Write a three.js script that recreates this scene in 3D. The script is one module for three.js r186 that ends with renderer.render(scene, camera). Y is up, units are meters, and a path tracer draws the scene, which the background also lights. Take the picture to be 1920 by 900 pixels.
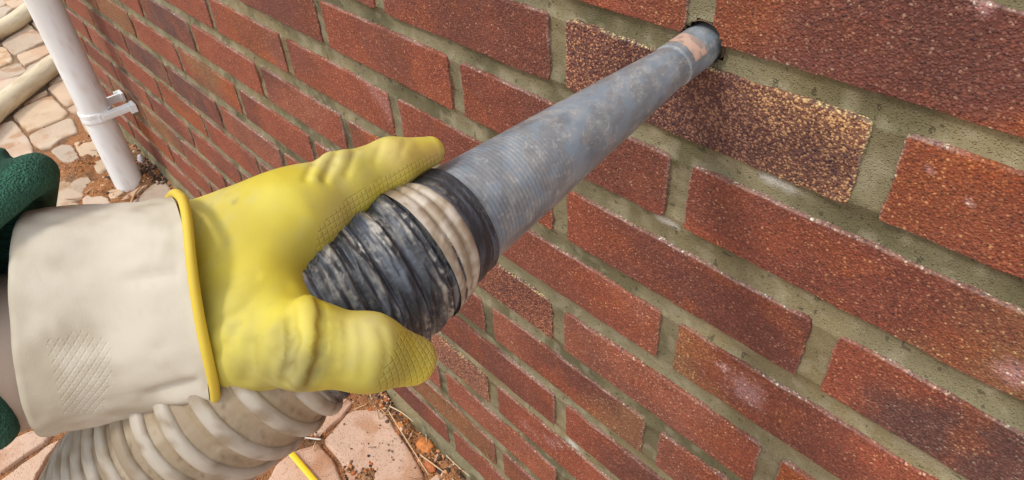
import * as THREE from 'three';
import { mergeGeometries, mergeVertices } from 'three/addons/utils/BufferGeometryUtils.js';

// ------------------------------------------------------------------ camera, sky, sun, exposure
const scene = new THREE.Scene();
const RIGHT = new THREE.Vector3(0.71617418, -0.04613652, -0.69639497);
const DOWN = new THREE.Vector3(0.36523274, -0.8255001, 0.43029598);
const FWD = new THREE.Vector3(-0.59472648, -0.56251312, -0.57435129);
const EYE = new THREE.Vector3(0.17563851, 0.14698451, 0.32627521);
const F = 1234.38, CX = 960, CY = 259.56;              // photograph pixels, principal point above the middle (cropped picture)
const camera = new THREE.PerspectiveCamera(2 * Math.atan(450 / F) * 180 / Math.PI, 1920 / 900, 0.01, 400);
camera.setViewOffset(1920, 900, 0, 450 - CY, 1920, 900);
camera.position.copy(EYE);
camera.up.copy(DOWN).multiplyScalar(-1);
camera.lookAt(EYE.clone().add(FWD));
scene.add(camera);

const renderer = new THREE.WebGLRenderer({ antialias: true });
renderer.toneMapping = THREE.LinearToneMapping;
renderer.toneMappingExposure = 1.3;
renderer.shadowMap.enabled = true;
{ // overcast sky: pale cloud deck, brighter overhead
  const w = 256, h = 128, d = new Float32Array(w * h * 4);
  for (let j = 0; j < h; j++) {
    const el = ((j + 0.5) / h - 0.5) * Math.PI, s = Math.sin(el);
    for (let i = 0; i < w; i++) {
      const a = i / w * Math.PI * 2;
      let L = s > 0 ? 0.55 + 0.85 * s : 0.55 * Math.max(0.35, 1 + s * 3);
      L *= 1 + 0.07 * Math.sin(a * 3 + 4 * s) * Math.cos(5 * s + a * 2) + 0.04 * Math.sin(a * 7 + s * 11);
      const o = (j * w + i) * 4; d[o] = L * 0.98; d[o + 1] = L; d[o + 2] = L * 1.04; d[o + 3] = 1;
    }
  }
  const t = new THREE.DataTexture(d, w, h, THREE.RGBAFormat, THREE.FloatType);
  t.mapping = THREE.EquirectangularReflectionMapping; t.magFilter = t.minFilter = THREE.LinearFilter; t.wrapS = THREE.RepeatWrapping; t.needsUpdate = true;
  scene.background = t; scene.environment = t;
}
const sun = new THREE.DirectionalLight(0xfff4e6, 1.5);
sun.position.set(-2.2, 4.2, 3.4); sun.target.position.set(-0.6, -0.5, 0.1);
sun.castShadow = true; sun.shadow.radius = 20; sun.shadow.mapSize.set(2048, 2048);
Object.assign(sun.shadow.camera, { left: -3, right: 3, top: 3, bottom: -3, near: 0.1, far: 14 });
scene.add(sun, sun.target);

// ------------------------------------------------------------------ helpers
const V3 = (x, y, z) => new THREE.Vector3(x, y, z);
function rng(seed) { let s = seed >>> 0; return () => { s = (s + 0x6D2B79F5) >>> 0; let t = s; t = Math.imul(t ^ (t >>> 15), t | 1); t ^= t + Math.imul(t ^ (t >>> 7), t | 61); return ((t ^ (t >>> 14)) >>> 0) / 4294967296; }; }
const clamp = (x, a = 0, b = 1) => x < a ? a : x > b ? b : x;
const mix = (a, b, t) => a + (b - a) * t;
const sstep = (a, b, x) => { const t = clamp((x - a) / (b - a)); return t * t * (3 - 2 * t); };
const mix3 = (a, b, t) => [mix(a[0], b[0], t), mix(a[1], b[1], t), mix(a[2], b[2], t)];
const lin = c => c <= 0.04045 ? c / 12.92 : Math.pow((c + 0.055) / 1.055, 2.4);
const srgb = c => c <= 0.0031308 ? c * 12.92 : 1.055 * Math.pow(c, 1 / 2.4) - 0.055;
const S = (r, g, b) => [lin(r / 255), lin(g / 255), lin(b / 255)];    // an sRGB triple as linear values
// a pixel of the photograph is only a direction: distance d along the optical axis, or a plane it lies on
const ray = (x, y) => RIGHT.clone().multiplyScalar((x - CX) / F).addScaledVector(DOWN, (y - CY) / F).add(FWD);
const at = (x, y, d) => EYE.clone().addScaledVector(ray(x, y), d);
const onY = (x, y, h) => { const r = ray(x, y); return EYE.clone().addScaledVector(r, (h - EYE.y) / r.y); };
const onWall = (x, y) => { const r = ray(x, y); return EYE.clone().addScaledVector(r, -EYE.z / r.z); };
const pix = p => { const v = p.clone().sub(EYE), z = v.dot(FWD); return [CX + F * v.dot(RIGHT) / z, CY + F * v.dot(DOWN) / z, z]; };
const inPoly = (pts, x, y) => { let c = false; for (let i = 0, j = pts.length - 1; i < pts.length; j = i++) { const [a, b] = pts[i], [e, f] = pts[j]; if ((b > y) !== (f > y) && x < (e - a) * (y - b) / (f - b) + a) c = !c; } return c; };

function hash3(x, y, z) { let h = Math.imul(x, 374761393) ^ Math.imul(y, 668265263) ^ Math.imul(z, 2147483647 - 1274126177); h = Math.imul(h ^ (h >>> 13), 1274126177); return ((h ^ (h >>> 16)) >>> 0) / 4294967296; }
function noise3(x, y, z, p = 0) {          // value noise 0..1, period p in lattice cells when p > 0 (x and y)
  const xi = Math.floor(x), yi = Math.floor(y), zi = Math.floor(z); let u = x - xi, v = y - yi, w = z - zi;
  u = u * u * (3 - 2 * u); v = v * v * (3 - 2 * v); w = w * w * (3 - 2 * w);
  const m = (a) => p ? ((a % p) + p) % p : a;
  const x0 = m(xi), x1 = m(xi + 1), y0 = m(yi), y1 = m(yi + 1);
  const a = mix(mix(hash3(x0, y0, zi), hash3(x1, y0, zi), u), mix(hash3(x0, y1, zi), hash3(x1, y1, zi), u), v);
  const b = mix(mix(hash3(x0, y0, zi + 1), hash3(x1, y0, zi + 1), u), mix(hash3(x0, y1, zi + 1), hash3(x1, y1, zi + 1), u), v);
  return mix(a, b, w);
}
const fbm = (x, y, z, o = 4, p = 0) => { let s = 0, a = 0.5, n = 0; for (let i = 0; i < o; i++) { s += a * noise3(x, y, z + i * 17.3, p); n += a; a *= 0.5; x *= 2; y *= 2; z *= 2; p *= 2; } return s / n; };

const names = {};
const numbered = n => { const k = names[n] = (names[n] || 0) + 1; return k === 1 ? n : n + '_' + String(k - 1).padStart(3, '0'); };
function shadow(o) { o.traverse(c => { if (c.isMesh) { c.castShadow = true; c.receiveShadow = true; } }); }
function thing(name, label, category, group) { const o = new THREE.Group(); o.name = numbered(name); o.userData = { label, category }; if (group) o.userData.group = group; scene.add(o); return o; }
function part(name, geo, mat, parent, label) { const m = new THREE.Mesh(geo, mat); m.name = name; m.castShadow = m.receiveShadow = true; if (label) m.userData.label = label; parent.add(m); return m; }
function single(name, geo, mat, label, category, group) { const m = new THREE.Mesh(geo, mat); m.name = numbered(name); m.castShadow = m.receiveShadow = true; m.userData = { label, category }; if (group) m.userData.group = group; scene.add(m); return m; }

function texture(n, fill, color) {
  const d = new Uint8Array(n * n * 4), out = [0, 0, 0];
  for (let j = 0; j < n; j++) for (let i = 0; i < n; i++) { fill(i, j, out); const o = (j * n + i) * 4; for (let k = 0; k < 3; k++) d[o + k] = clamp(color ? srgb(clamp(out[k])) : out[k]) * 255; d[o + 3] = 255; }
  const t = new THREE.DataTexture(d, n, n, THREE.RGBAFormat, THREE.UnsignedByteType);
  t.wrapS = t.wrapT = THREE.RepeatWrapping; t.magFilter = THREE.LinearFilter; t.minFilter = THREE.LinearMipmapLinearFilter; t.generateMipmaps = true;
  if (color) t.colorSpace = THREE.SRGBColorSpace;
  t.needsUpdate = true; return t;
}
// granular surface: grains splatted on a tile of `size` metres; tones(random, i, j) -> [r,g,b]
function grains(n, size, count, rMin, rMax, seed, tones, base) {
  const R = rng(seed), h = new Float32Array(n * n), c = new Float32Array(n * n * 3);
  for (let j = 0; j < n; j++) for (let i = 0; i < n; i++) { const b = base(i / n, j / n); const o = j * n + i; c[o * 3] = b[0]; c[o * 3 + 1] = b[1]; c[o * 3 + 2] = b[2]; h[o] = b[3] ?? 0; }
  const k = n / size;
  for (let g = 0; g < count; g++) {
    const x = R() * n, y = R() * n, q = R(), r = (rMin + (rMax - rMin) * q * q) * k, t = tones(R, x / n, y / n), top = 0.45 + 0.55 * R(), el = 0.7 + 0.6 * R();
    const m = Math.ceil(r * 1.4);
    for (let b = -m; b <= m; b++) for (let a = -m; a <= m; a++) {
      const e = Math.sqrt(a * a / el + b * b * el) / r; if (e >= 1) continue;
      const o = ((Math.floor(y + b) + n) % n) * n + ((Math.floor(x + a) + n) % n);
      const hh = top * (1 - e * e); if (hh > h[o]) { h[o] = hh; const w = Math.min(1, (1 - e) * 2.5); for (let z = 0; z < 3; z++) c[o * 3 + z] = mix(c[o * 3 + z], t[z], w); }
    }
  }
  return { map: texture(n, (i, j, o) => { const p = (j * n + i) * 3; o[0] = c[p]; o[1] = c[p + 1]; o[2] = c[p + 2]; }, true), bump: texture(n, (i, j, o) => { o[0] = o[1] = o[2] = h[j * n + i]; }, false), size };
}

// ------------------------------------------------------------------ materials
const BR = [0.50, 0.28, 0.26];                          // mean of the fired clay on the tile; vertex colours turn it red, plum or orange
const brickT = grains(1024, 0.30, 72000, 0.0004, 0.0012, 11, (R) => { const q = R(); if (q < 0.045) return [0.98, 0.92, 0.86]; if (q < 0.11) return [0.72, 0.5, 0.46]; if (q < 0.25) return [0.22, 0.13, 0.15]; const v = 0.72 + 0.55 * R(), w = 0.8 + 0.4 * R(); return [BR[0] * v, BR[1] * v * w, BR[2] * v * w]; },
  (u, v) => { const f = 0.62 + 0.5 * (fbm(u * 12, v * 12, 3, 4, 12) - 0.3); return [BR[0] * f, BR[1] * f * 0.9, BR[2] * f * 0.9, 0.12 * fbm(u * 40, v * 40, 5, 2, 40)]; });
const ochreT = grains(1024, 0.30, 60000, 0.0006, 0.0013, 23, (R, u, v) => { const q = R() + 0.5 * (fbm(u * 10, v * 10, 9, 3, 10) - 0.5); if (q < 0.06) return [0.10, 0.07, 0.10]; if (q < 0.40) return [0.26, 0.12, 0.10]; if (q < 0.58) return [0.46, 0.26, 0.18]; const w = 0.8 + 0.2 * R(); return [w, w * 0.72, w * 0.42]; },
  (u, v) => { const f = 0.22 + 0.12 * fbm(u * 12, v * 12, 31, 4, 12); return [f, f * 0.6, f * 0.5, 0.1]; });
const mortarT = grains(1024, 0.25, 60000, 0.00025, 0.0007, 37, (R) => { const q = R(); if (q < 0.05) return [0.42, 0.38, 0.32]; if (q < 0.12) return [1, 0.97, 0.88]; const v = 0.7 + 0.22 * R(); return [v, v * 0.98, v * 0.92]; },
  (u, v) => { const f = 0.62 + 0.3 * (fbm(u * 10, v * 10, 71, 4, 10) - 0.35); const pit = noise3(u * 60, v * 60, 4, 60) > 0.9 ? 0.5 : 1; return [f * pit, f * pit, f * 0.95 * pit, pit < 1 ? 0 : 0.25]; });
const paverT = grains(1024, 0.45, 26000, 0.0003, 0.001, 41, (R) => { const q = R(); if (q < 0.04) return [0.55, 0.44, 0.38]; if (q < 0.1) return [1, 0.98, 0.95]; const v = 0.82 + 0.12 * R(); return [v, v * 0.98, v * 0.96]; },
  (u, v) => { const a = fbm(u * 5, v * 5, 13, 5, 5), b = fbm(u * 9, v * 9, 51, 4, 9); const f = 0.72 + 0.3 * a; const stain = sstep(0.55, 0.72, b) * 0.34; return [f * (1 - stain * 0.6), f * (0.97 - stain), f * (0.95 - stain * 1.3), 0.35 * a]; });
const sandT = grains(1024, 0.30, 46000, 0.0004, 0.0016, 53, (R) => { const q = R(); if (q < 0.1) return [0.2, 0.15, 0.12]; if (q < 0.2) return [1, 0.86, 0.7]; if (q < 0.3) return [0.55, 0.28, 0.14]; const v = 0.6 + 0.4 * R(); return [v, v * 0.9, v * 0.8]; },
  (u, v) => { const f = 0.6 + 0.5 * (fbm(u * 9, v * 9, 87, 4, 9) - 0.4); return [f, f * 0.9, f * 0.78, 0.1]; });
const fineT = { bump: texture(512, (i, j, o) => { o[0] = o[1] = o[2] = fbm(i / 512 * 64, j / 512 * 64, 2, 3, 64); }, false), size: 0.1 };
const gripT = { bump: texture(256, (i, j, o) => { // raised diamonds, 8 by 8 on the tile
  const u = i / 256 * 8, v = j / 256 * 8, a = Math.abs(((u + v) % 1 + 1) % 1 - 0.5) * 2, b = Math.abs(((u - v) % 1 + 1) % 1 - 0.5) * 2; o[0] = o[1] = o[2] = sstep(0.08, 0.42, 1 - Math.max(a, b)); }, false), size: 0.024 };
const fleeceT = grains(512, 0.06, 26000, 0.0003, 0.0009, 61, (R) => { const v = 0.55 + 0.45 * R(); return [v, v, v]; }, (u, v) => { const f = 0.5 + 0.2 * fbm(u * 9, v * 9, 5, 3, 9); return [f, f, f, 0.1]; });
const mat = (o) => new THREE.MeshStandardMaterial({ vertexColors: true, roughness: 0.9, ...o });
const M = {
  brick: mat({ map: brickT.map, bumpMap: brickT.bump, bumpScale: 0.0008, roughness: 0.82 }),
  ochre: mat({ map: ochreT.map, bumpMap: ochreT.bump, bumpScale: 0.0013, roughness: 0.85 }),
  mortar: mat({ map: mortarT.map, bumpMap: mortarT.bump, bumpScale: 0.0012, roughness: 0.95 }),
  paver: mat({ map: paverT.map, bumpMap: paverT.bump, bumpScale: 0.0022, roughness: 0.9 }),
  sand: mat({ map: sandT.map, bumpMap: sandT.bump, bumpScale: 0.0022, roughness: 0.97 }),
  glove: new THREE.MeshPhysicalMaterial({ vertexColors: true, roughness: 0.66, bumpMap: fineT.bump, bumpScale: 0.00003, sheen: 0.2, sheenRoughness: 0.6, sheenColor: new THREE.Color(0.6, 0.55, 0.3) }),
  grip: mat({ roughness: 0.62, bumpMap: gripT.bump, bumpScale: 0.00022 }),
  cuff: mat({ roughness: 0.85, bumpMap: fineT.bump, bumpScale: 0.00005 }),
  cuffGrip: mat({ roughness: 0.85, bumpMap: gripT.bump, bumpScale: 0.00011 }),
  fleece: new THREE.MeshPhysicalMaterial({ vertexColors: true, roughness: 1, map: fleeceT.map, bumpMap: fleeceT.bump, bumpScale: 0.0012, sheen: 0.6, sheenRoughness: 0.7, sheenColor: new THREE.Color(0.03, 0.09, 0.06) }),
  skin: mat({ roughness: 0.6 }),
  nozzle: mat({ roughness: 0.3, bumpMap: fineT.bump, bumpScale: 0.00012 }),
  tape: mat({ roughness: 0.5, bumpMap: fineT.bump, bumpScale: 0.0004 }),
  hose: mat({ roughness: 0.5, bumpMap: fineT.bump, bumpScale: 0.0002 }),
  white: mat({ roughness: 0.35 }),
  stalk: mat({ roughness: 0.8 }),
  yellow: mat({ roughness: 0.4 }),
  metal: new THREE.MeshStandardMaterial({ color: 0x8a8c8e, metalness: 0.9, roughness: 0.45 }),
};

// ------------------------------------------------------------------ geometry builders
function meshGeo(pos, idx, uv, col) {
  const g = new THREE.BufferGeometry();
  g.setAttribute('position', new THREE.Float32BufferAttribute(pos, 3));
  if (uv) g.setAttribute('uv', new THREE.Float32BufferAttribute(uv, 2));
  if (col) g.setAttribute('color', new THREE.Float32BufferAttribute(col, 3));
  g.setIndex(idx); g.computeVertexNormals(); return g;
}
// grid over (i 0..nu, j 0..nv): fn(i,j) -> [x,y,z, u,v, r,g,b]; closed in v when wrap
function gridGeo(nu, nv, fn, flip = false, weldV = false) {
  const pos = [], uv = [], col = [], idx = [];
  for (let i = 0; i <= nu; i++) for (let j = 0; j <= nv; j++) { const a = fn(i, j); pos.push(a[0], a[1], a[2]); uv.push(a[3], a[4]); col.push(a[5], a[6], a[7]); }
  const w = nv + 1;
  for (let i = 0; i < nu; i++) for (let j = 0; j < nv; j++) { const a = i * w + j, b = a + 1, c = a + w, d = c + 1; flip ? idx.push(a, b, c, b, d, c) : idx.push(a, c, b, b, c, d); }
  const g = meshGeo(pos, idx, uv, col);
  if (weldV) { const n = g.attributes.normal; for (let i = 0; i <= nu; i++) { const a = i * w, b = a + nv; const x = n.getX(a) + n.getX(b), y = n.getY(a) + n.getY(b), z = n.getZ(a) + n.getZ(b), l = Math.hypot(x, y, z) || 1; n.setXYZ(a, x / l, y / l, z / l); n.setXYZ(b, x / l, y / l, z / l); } }
  return g;
}
// frames along a polyline/curve (parallel transport)
function frames(curve, n, t0 = 0, t1 = 1, up) {
  const fr = []; let N = null;
  for (let i = 0; i <= n; i++) {
    const t = t0 + (t1 - t0) * i / n, p = curve.getPointAt(t), T = curve.getTangentAt(t);
    if (!N) { N = (up || V3(0.3, 1, 0.2)).clone(); } N = N.clone().addScaledVector(T, -N.dot(T)).normalize();
    fr.push({ p, T, N, B: T.clone().cross(N), t });
  }
  return fr;
}
// tube: radius(i, theta, s), colour(theta, s, point); s = metres along
function tube(fr, nv, radius, colour, uvSize = 0.1) {
  let s = 0; const ss = fr.map((f, i) => i ? (s += f.p.distanceTo(fr[i - 1].p)) : 0);
  return gridGeo(fr.length - 1, nv, (i, j) => {
    const f = fr[i], a = j / nv * Math.PI * 2, r = radius(a, ss[i], i), q = f.p.clone().addScaledVector(f.N, Math.cos(a) * r).addScaledVector(f.B, Math.sin(a) * r);
    const c = colour(a, ss[i], q, r); return [q.x, q.y, q.z, ss[i] / uvSize, a * 0.03 / uvSize, c[0], c[1], c[2]];
  }, true, true);
}
function tint(geo, c) { const n = geo.attributes.position.count, a = new Float32Array(n * 3); for (let i = 0; i < n; i++) { a[i * 3] = c[0]; a[i * 3 + 1] = c[1]; a[i * 3 + 2] = c[2]; } geo.setAttribute('color', new THREE.BufferAttribute(a, 3)); return geo; }

// surface nets over a signed distance function
function surfaceNets(sdf, min, max, cell, colour, uvOf) {
  const nx = Math.ceil((max.x - min.x) / cell) + 1, ny = Math.ceil((max.y - min.y) / cell) + 1, nz = Math.ceil((max.z - min.z) / cell) + 1;
  const f = new Float32Array(nx * ny * nz), p = V3();
  // coarse pass skips far cells
  const st = 4;
  f.fill(1);
  for (let k = 0; k < nz; k += st) for (let j = 0; j < ny; j += st) for (let i = 0; i < nx; i += st) {
    p.set(min.x + (i + st / 2) * cell, min.y + (j + st / 2) * cell, min.z + (k + st / 2) * cell);
    const d = sdf(p), far = Math.abs(d) > cell * st * 1.7;
    for (let c = k; c < Math.min(nz, k + st); c++) for (let b = j; b < Math.min(ny, j + st); b++) for (let a = i; a < Math.min(nx, i + st); a++) {
      f[(c * ny + b) * nx + a] = far ? d : sdf(p.set(min.x + a * cell, min.y + b * cell, min.z + c * cell));
    }
  }
  const vid = new Int32Array(nx * ny * nz).fill(-1), pos = [];
  const E = [[0, 1], [2, 3], [4, 5], [6, 7], [0, 2], [1, 3], [4, 6], [5, 7], [0, 4], [1, 5], [2, 6], [3, 7]];
  const C = [[0, 0, 0], [1, 0, 0], [0, 1, 0], [1, 1, 0], [0, 0, 1], [1, 0, 1], [0, 1, 1], [1, 1, 1]];
  const at_ = (i, j, k) => f[(k * ny + j) * nx + i];
  for (let k = 0; k < nz - 1; k++) for (let j = 0; j < ny - 1; j++) for (let i = 0; i < nx - 1; i++) {
    const v = C.map(c => at_(i + c[0], j + c[1], k + c[2])); let neg = 0; for (const q of v) if (q < 0) neg++; if (!neg || neg === 8) continue;
    let x = 0, y = 0, z = 0, n = 0;
    for (const [a, b] of E) { if ((v[a] < 0) === (v[b] < 0)) continue; const t = v[a] / (v[a] - v[b]); x += mix(C[a][0], C[b][0], t); y += mix(C[a][1], C[b][1], t); z += mix(C[a][2], C[b][2], t); n++; }
    vid[(k * ny + j) * nx + i] = pos.length / 3; pos.push(min.x + (i + x / n) * cell, min.y + (j + y / n) * cell, min.z + (k + z / n) * cell);
  }
  const idx = [], id = (i, j, k) => vid[(k * ny + j) * nx + i];
  const quad = (a, b, c, d, fl) => { if (a < 0 || b < 0 || c < 0 || d < 0) return; fl ? idx.push(a, b, c, a, c, d) : idx.push(a, c, b, a, d, c); };
  for (let k = 1; k < nz - 1; k++) for (let j = 1; j < ny - 1; j++) for (let i = 1; i < nx - 1; i++) {
    const s = at_(i, j, k) < 0;
    if (s !== (at_(i + 1, j, k) < 0)) quad(id(i, j - 1, k - 1), id(i, j, k - 1), id(i, j, k), id(i, j - 1, k), s);
    if (s !== (at_(i, j + 1, k) < 0)) quad(id(i - 1, j, k - 1), id(i - 1, j, k), id(i, j, k), id(i, j, k - 1), s);
    if (s !== (at_(i, j, k + 1) < 0)) quad(id(i - 1, j - 1, k), id(i, j - 1, k), id(i, j, k), id(i - 1, j, k), s);
  }
  const n = pos.length / 3, col = [], uv = [], q = V3(), e = cell * 0.5, nor = [];
  for (let i = 0; i < n; i++) {
    q.set(pos[i * 3], pos[i * 3 + 1], pos[i * 3 + 2]);
    const gx = sdf(V3(q.x + e, q.y, q.z)) - sdf(V3(q.x - e, q.y, q.z)), gy = sdf(V3(q.x, q.y + e, q.z)) - sdf(V3(q.x, q.y - e, q.z)), gz = sdf(V3(q.x, q.y, q.z + e)) - sdf(V3(q.x, q.y, q.z - e)), l = Math.hypot(gx, gy, gz) || 1;
    const N = V3(gx / l, gy / l, gz / l); nor.push(N.x, N.y, N.z); col.push(...colour(q, N)); uv.push(...uvOf(q, N));
  }
  const g = new THREE.BufferGeometry();
  g.setAttribute('position', new THREE.Float32BufferAttribute(pos, 3)); g.setAttribute('normal', new THREE.Float32BufferAttribute(nor, 3));
  g.setAttribute('uv', new THREE.Float32BufferAttribute(uv, 2)); g.setAttribute('color', new THREE.Float32BufferAttribute(col, 3)); g.setIndex(idx);
  return g;
}
const _a = V3(), _b = V3();
function capsule(p, a, b, ra, rb) { _b.subVectors(b, a); const h = clamp(_a.subVectors(p, a).dot(_b) / _b.lengthSq()); return _a.addScaledVector(_b, -h).length() - mix(ra, rb, h); }
const smin = (a, b, k) => { const h = Math.max(k - Math.abs(a - b), 0) / k; return Math.min(a, b) - h * h * k * 0.25; };
const smax = (a, b, k) => -smin(-a, -b, k);
// split a geometry's faces by test(centroid, normal) -> true goes to the second
function splitFaces(g, test) {
  const p = g.attributes.position, nn = g.attributes.normal, A = [], B = [], ix = g.index.array, c = V3(), n = V3();
  for (let i = 0; i < ix.length; i += 3) {
    c.set(0, 0, 0); n.set(0, 0, 0); for (let k = 0; k < 3; k++) { const v = ix[i + k]; c.x += p.getX(v) / 3; c.y += p.getY(v) / 3; c.z += p.getZ(v) / 3; n.x += nn.getX(v); n.y += nn.getY(v); n.z += nn.getZ(v); }
    (test(c, n.normalize()) ? B : A).push(ix[i], ix[i + 1], ix[i + 2]);
  }
  const sub = (I) => { const map = new Map(), at2 = { position: [], normal: [], uv: [], color: [] }, idx = []; for (const v of I) { let k = map.get(v); if (k === undefined) { k = map.size; map.set(v, k); for (const a in at2) { const s = g.attributes[a]; for (let z = 0; z < s.itemSize; z++) at2[a].push(s.array[v * s.itemSize + z]); } } idx.push(k); } const o = new THREE.BufferGeometry(); for (const a in at2) o.setAttribute(a, new THREE.Float32BufferAttribute(at2[a], g.attributes[a].itemSize)); o.setIndex(idx); return o; };
  return [sub(A), sub(B)];
}

// ================================================================== THE GROUND
const G = -0.885;                                         // top of the paving
const CORNER = -1.92;                                     // the wall ends behind the downpipe
{
  const g = gridGeo(24, 24, (i, j) => { const x = -60 + i * 5, z = -60 + j * 5; const c = S(176, 158, 140); return [x, G - 0.045, z, x / 0.45, z / 0.45, ...c]; }, true);
  const m = new THREE.Mesh(g, M.paver); m.name = 'ground'; m.userData = { kind: 'structure', label: 'pale ground around the paved strip' }; m.receiveShadow = true; scene.add(m);
}
const paving = new THREE.Group(); paving.name = 'pavement'; paving.userData = { kind: 'structure', label: 'tumbled tan block paving with orange sand in the joints' }; scene.add(paving);
const tracedPx = [
  [[-40, -20], [3, -6], [9, 5], [0, 10], [-40, 28]], [[8, -8], [60, -25], [70, -2], [23, 12], [13, 4]], [[0, 14], [11, 10], [19, 16], [5, 30], [-30, 46], [-40, 32]],
  [[12, 52], [35, 28], [51, 44], [59, 51], [40, 56], [24, 63]], [[6, 80], [24, 66], [40, 59], [60, 56], [75, 66], [80, 75], [60, 85], [30, 98], [22, 95], [13, 87]],
  [[60, 44], [75, 37], [89, 59], [78, 59], [70, 53]], [[85, 63], [94, 60], [108, 84], [96, 77]], [[34, 102], [60, 93], [92, 84], [97, 94], [75, 107], [48, 119], [42, 116]],
  [[53, 125], [75, 113], [102, 97], [112, 115], [62, 148], [52, 132]], [[-30, 90], [4, 89], [12, 94], [21, 109], [17, 114], [0, 122], [-30, 134]],
  [[-30, 143], [0, 129], [28, 119], [36, 120], [48, 132], [40, 137], [15, 146], [-30, 159]], [[-30, 166], [0, 152], [35, 143], [42, 143], [20, 165], [-30, 198]],
  [[48, 190], [84, 170], [87, 174], [83, 179], [60, 189], [46, 197]], [[92, 167], [97, 161], [121, 152], [131, 172], [144, 189], [125, 194], [118, 192], [107, 181]],
  [[94, 155], [110, 141], [119, 135], [123, 146], [99, 157]], [[27, 216], [40, 204], [80, 184], [94, 182], [103, 191], [121, 210], [111, 219], [56, 242], [46, 235], [31, 221]],
  [[128, 205], [131, 201], [147, 194], [163, 223], [151, 222], [143, 214]], [[-12, 241], [21, 229], [27, 233], [46, 254], [54, 268], [58, 300], [-12, 300]],
  [[58, 253], [75, 243], [127, 223], [133, 226], [139, 240], [140, 247], [115, 257], [98, 270], [80, 274], [65, 267]], [[153, 229], [161, 227], [176, 253], [165, 248], [158, 240]],
  [[95, 282], [115, 271], [131, 271], [139, 280], [147, 294], [135, 302], [118, 301], [105, 292]], [[138, 268], [150, 263], [165, 259], [179, 263], [197, 300], [202, 312], [190, 319], [181, 320], [173, 309], [161, 295], [149, 289]],
  [[131, 345], [138, 337], [150, 333], [165, 332], [176, 342], [178, 350], [168, 358], [145, 360], [136, 352]], [[153, 372], [165, 362], [183, 360], [192, 368], [203, 372], [205, 380], [198, 388], [170, 393], [158, 385]],
  [[115, 382], [125, 377], [145, 380], [155, 388], [160, 395], [150, 405], [115, 405]], [[200, 358], [208, 352], [222, 353], [232, 358], [222, 366], [215, 372], [206, 370]],
  [[247, 378], [259, 368], [276, 352], [295, 339], [307, 338], [317, 350], [324, 362], [326, 375], [300, 390], [252, 400], [242, 395]], [[226, 374], [240, 363], [262, 351], [279, 344], [271, 351], [254, 367], [238, 381], [226, 385]],
  [[609, 822], [629, 800], [651, 774], [672, 764], [700, 764], [722, 774], [742, 807], [772, 852], [791, 886], [786, 905], [700, 930], [662, 925], [652, 895], [637, 862]],
  [[520, 870], [545, 850], [580, 836], [598, 831], [619, 858], [637, 890], [637, 920], [520, 940], [492, 915]], [[562, 804], [600, 780], [632, 758], [650, 746], [661, 752], [641, 779], [611, 804], [590, 816]],
  [[800, 905], [818, 890], [836, 886], [852, 896], [862, 920], [820, 930]], [[-60, 862], [0, 829], [60, 807], [94, 809], [83, 828], [0, 884], [-50, 915]], [[2, 899], [50, 866], [95, 832], [112, 824], [92, 852], [62, 900], [50, 935], [-20, 940]],
];
const traced = tracedPx.map(q => q.map(([x, y]) => { const p = onY(x, y, G); return [p.x, p.z]; }));
const PR = rng(5);
const paverTones = [S(202, 184, 162), S(208, 184, 158), S(196, 182, 164), S(212, 190, 162), S(192, 174, 154), S(206, 188, 168)];
function paver(poly, near, k) {
  const cx = poly.reduce((a, p) => a + p[0], 0) / poly.length, cz = poly.reduce((a, p) => a + p[1], 0) / poly.length;
  const curve = new THREE.CatmullRomCurve3(poly.map(([x, z]) => V3(x, 0, z)), true, 'catmullrom', 0.12);
  const n = near ? 56 : 28, pts = curve.getPoints(n).slice(0, n);
  const tiltX = (PR() - 0.5) * 0.02, tiltZ = (PR() - 0.5) * 0.02, lift = (PR() - 0.5) * 0.002, tone = paverTones[k % paverTones.length], o1 = PR() * 7, o2 = PR() * 7;
  const pink = S(220, 188, 166);
  // rings from the centre to the rounded shoulder and down the side
  const rings = [[0.0, 0], [0.45, 0], [0.75, 0], [0.9, 0], [0.96, -0.0012], [1.0, -0.0045], [1.015, -0.010], [1.02, -0.04]];
  const g = gridGeo(rings.length - 1, n, (i, j) => {
    const [s0, dy] = rings[i], s = s0 * (near ? 1.03 + 0.09 * sstep(-1.8, -2.0, cx) : 1), p = pts[j % n]; let x = cx + (p.x - cx) * s, z = cz + (p.z - cz) * s;
    const e = i > 2 ? 1 : 0; x += e * (noise3(x * 90, z * 90, 1) - 0.5) * 0.004; z += e * (noise3(x * 90, z * 90, 9) - 0.5) * 0.004;
    const y = G + lift + (x - cx) * tiltX + (z - cz) * tiltZ + dy + (fbm(x * 22, z * 22, 4, 3) - 0.5) * 0.004;
    const m = fbm(x * 12 + o1, z * 12, 2, 3), q = fbm(x * 5, z * 5, 8, 2);
    let c = mix3(tone, pink, clamp(sstep(-1.6, -0.7, cx) * (0.8 + (q - 0.5) * 0.8))); c = mix3(c, S(190, 150, 120), sstep(0.55, 0.75, m) * 0.5);
    return [x, y, z, (x + o1) / 0.45, (z + o2) / 0.45, ...c];
  }, true, true);
  part('paver', g, M.paver, paving);
}
traced.forEach((q, k) => paver(q, true, k));
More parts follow.
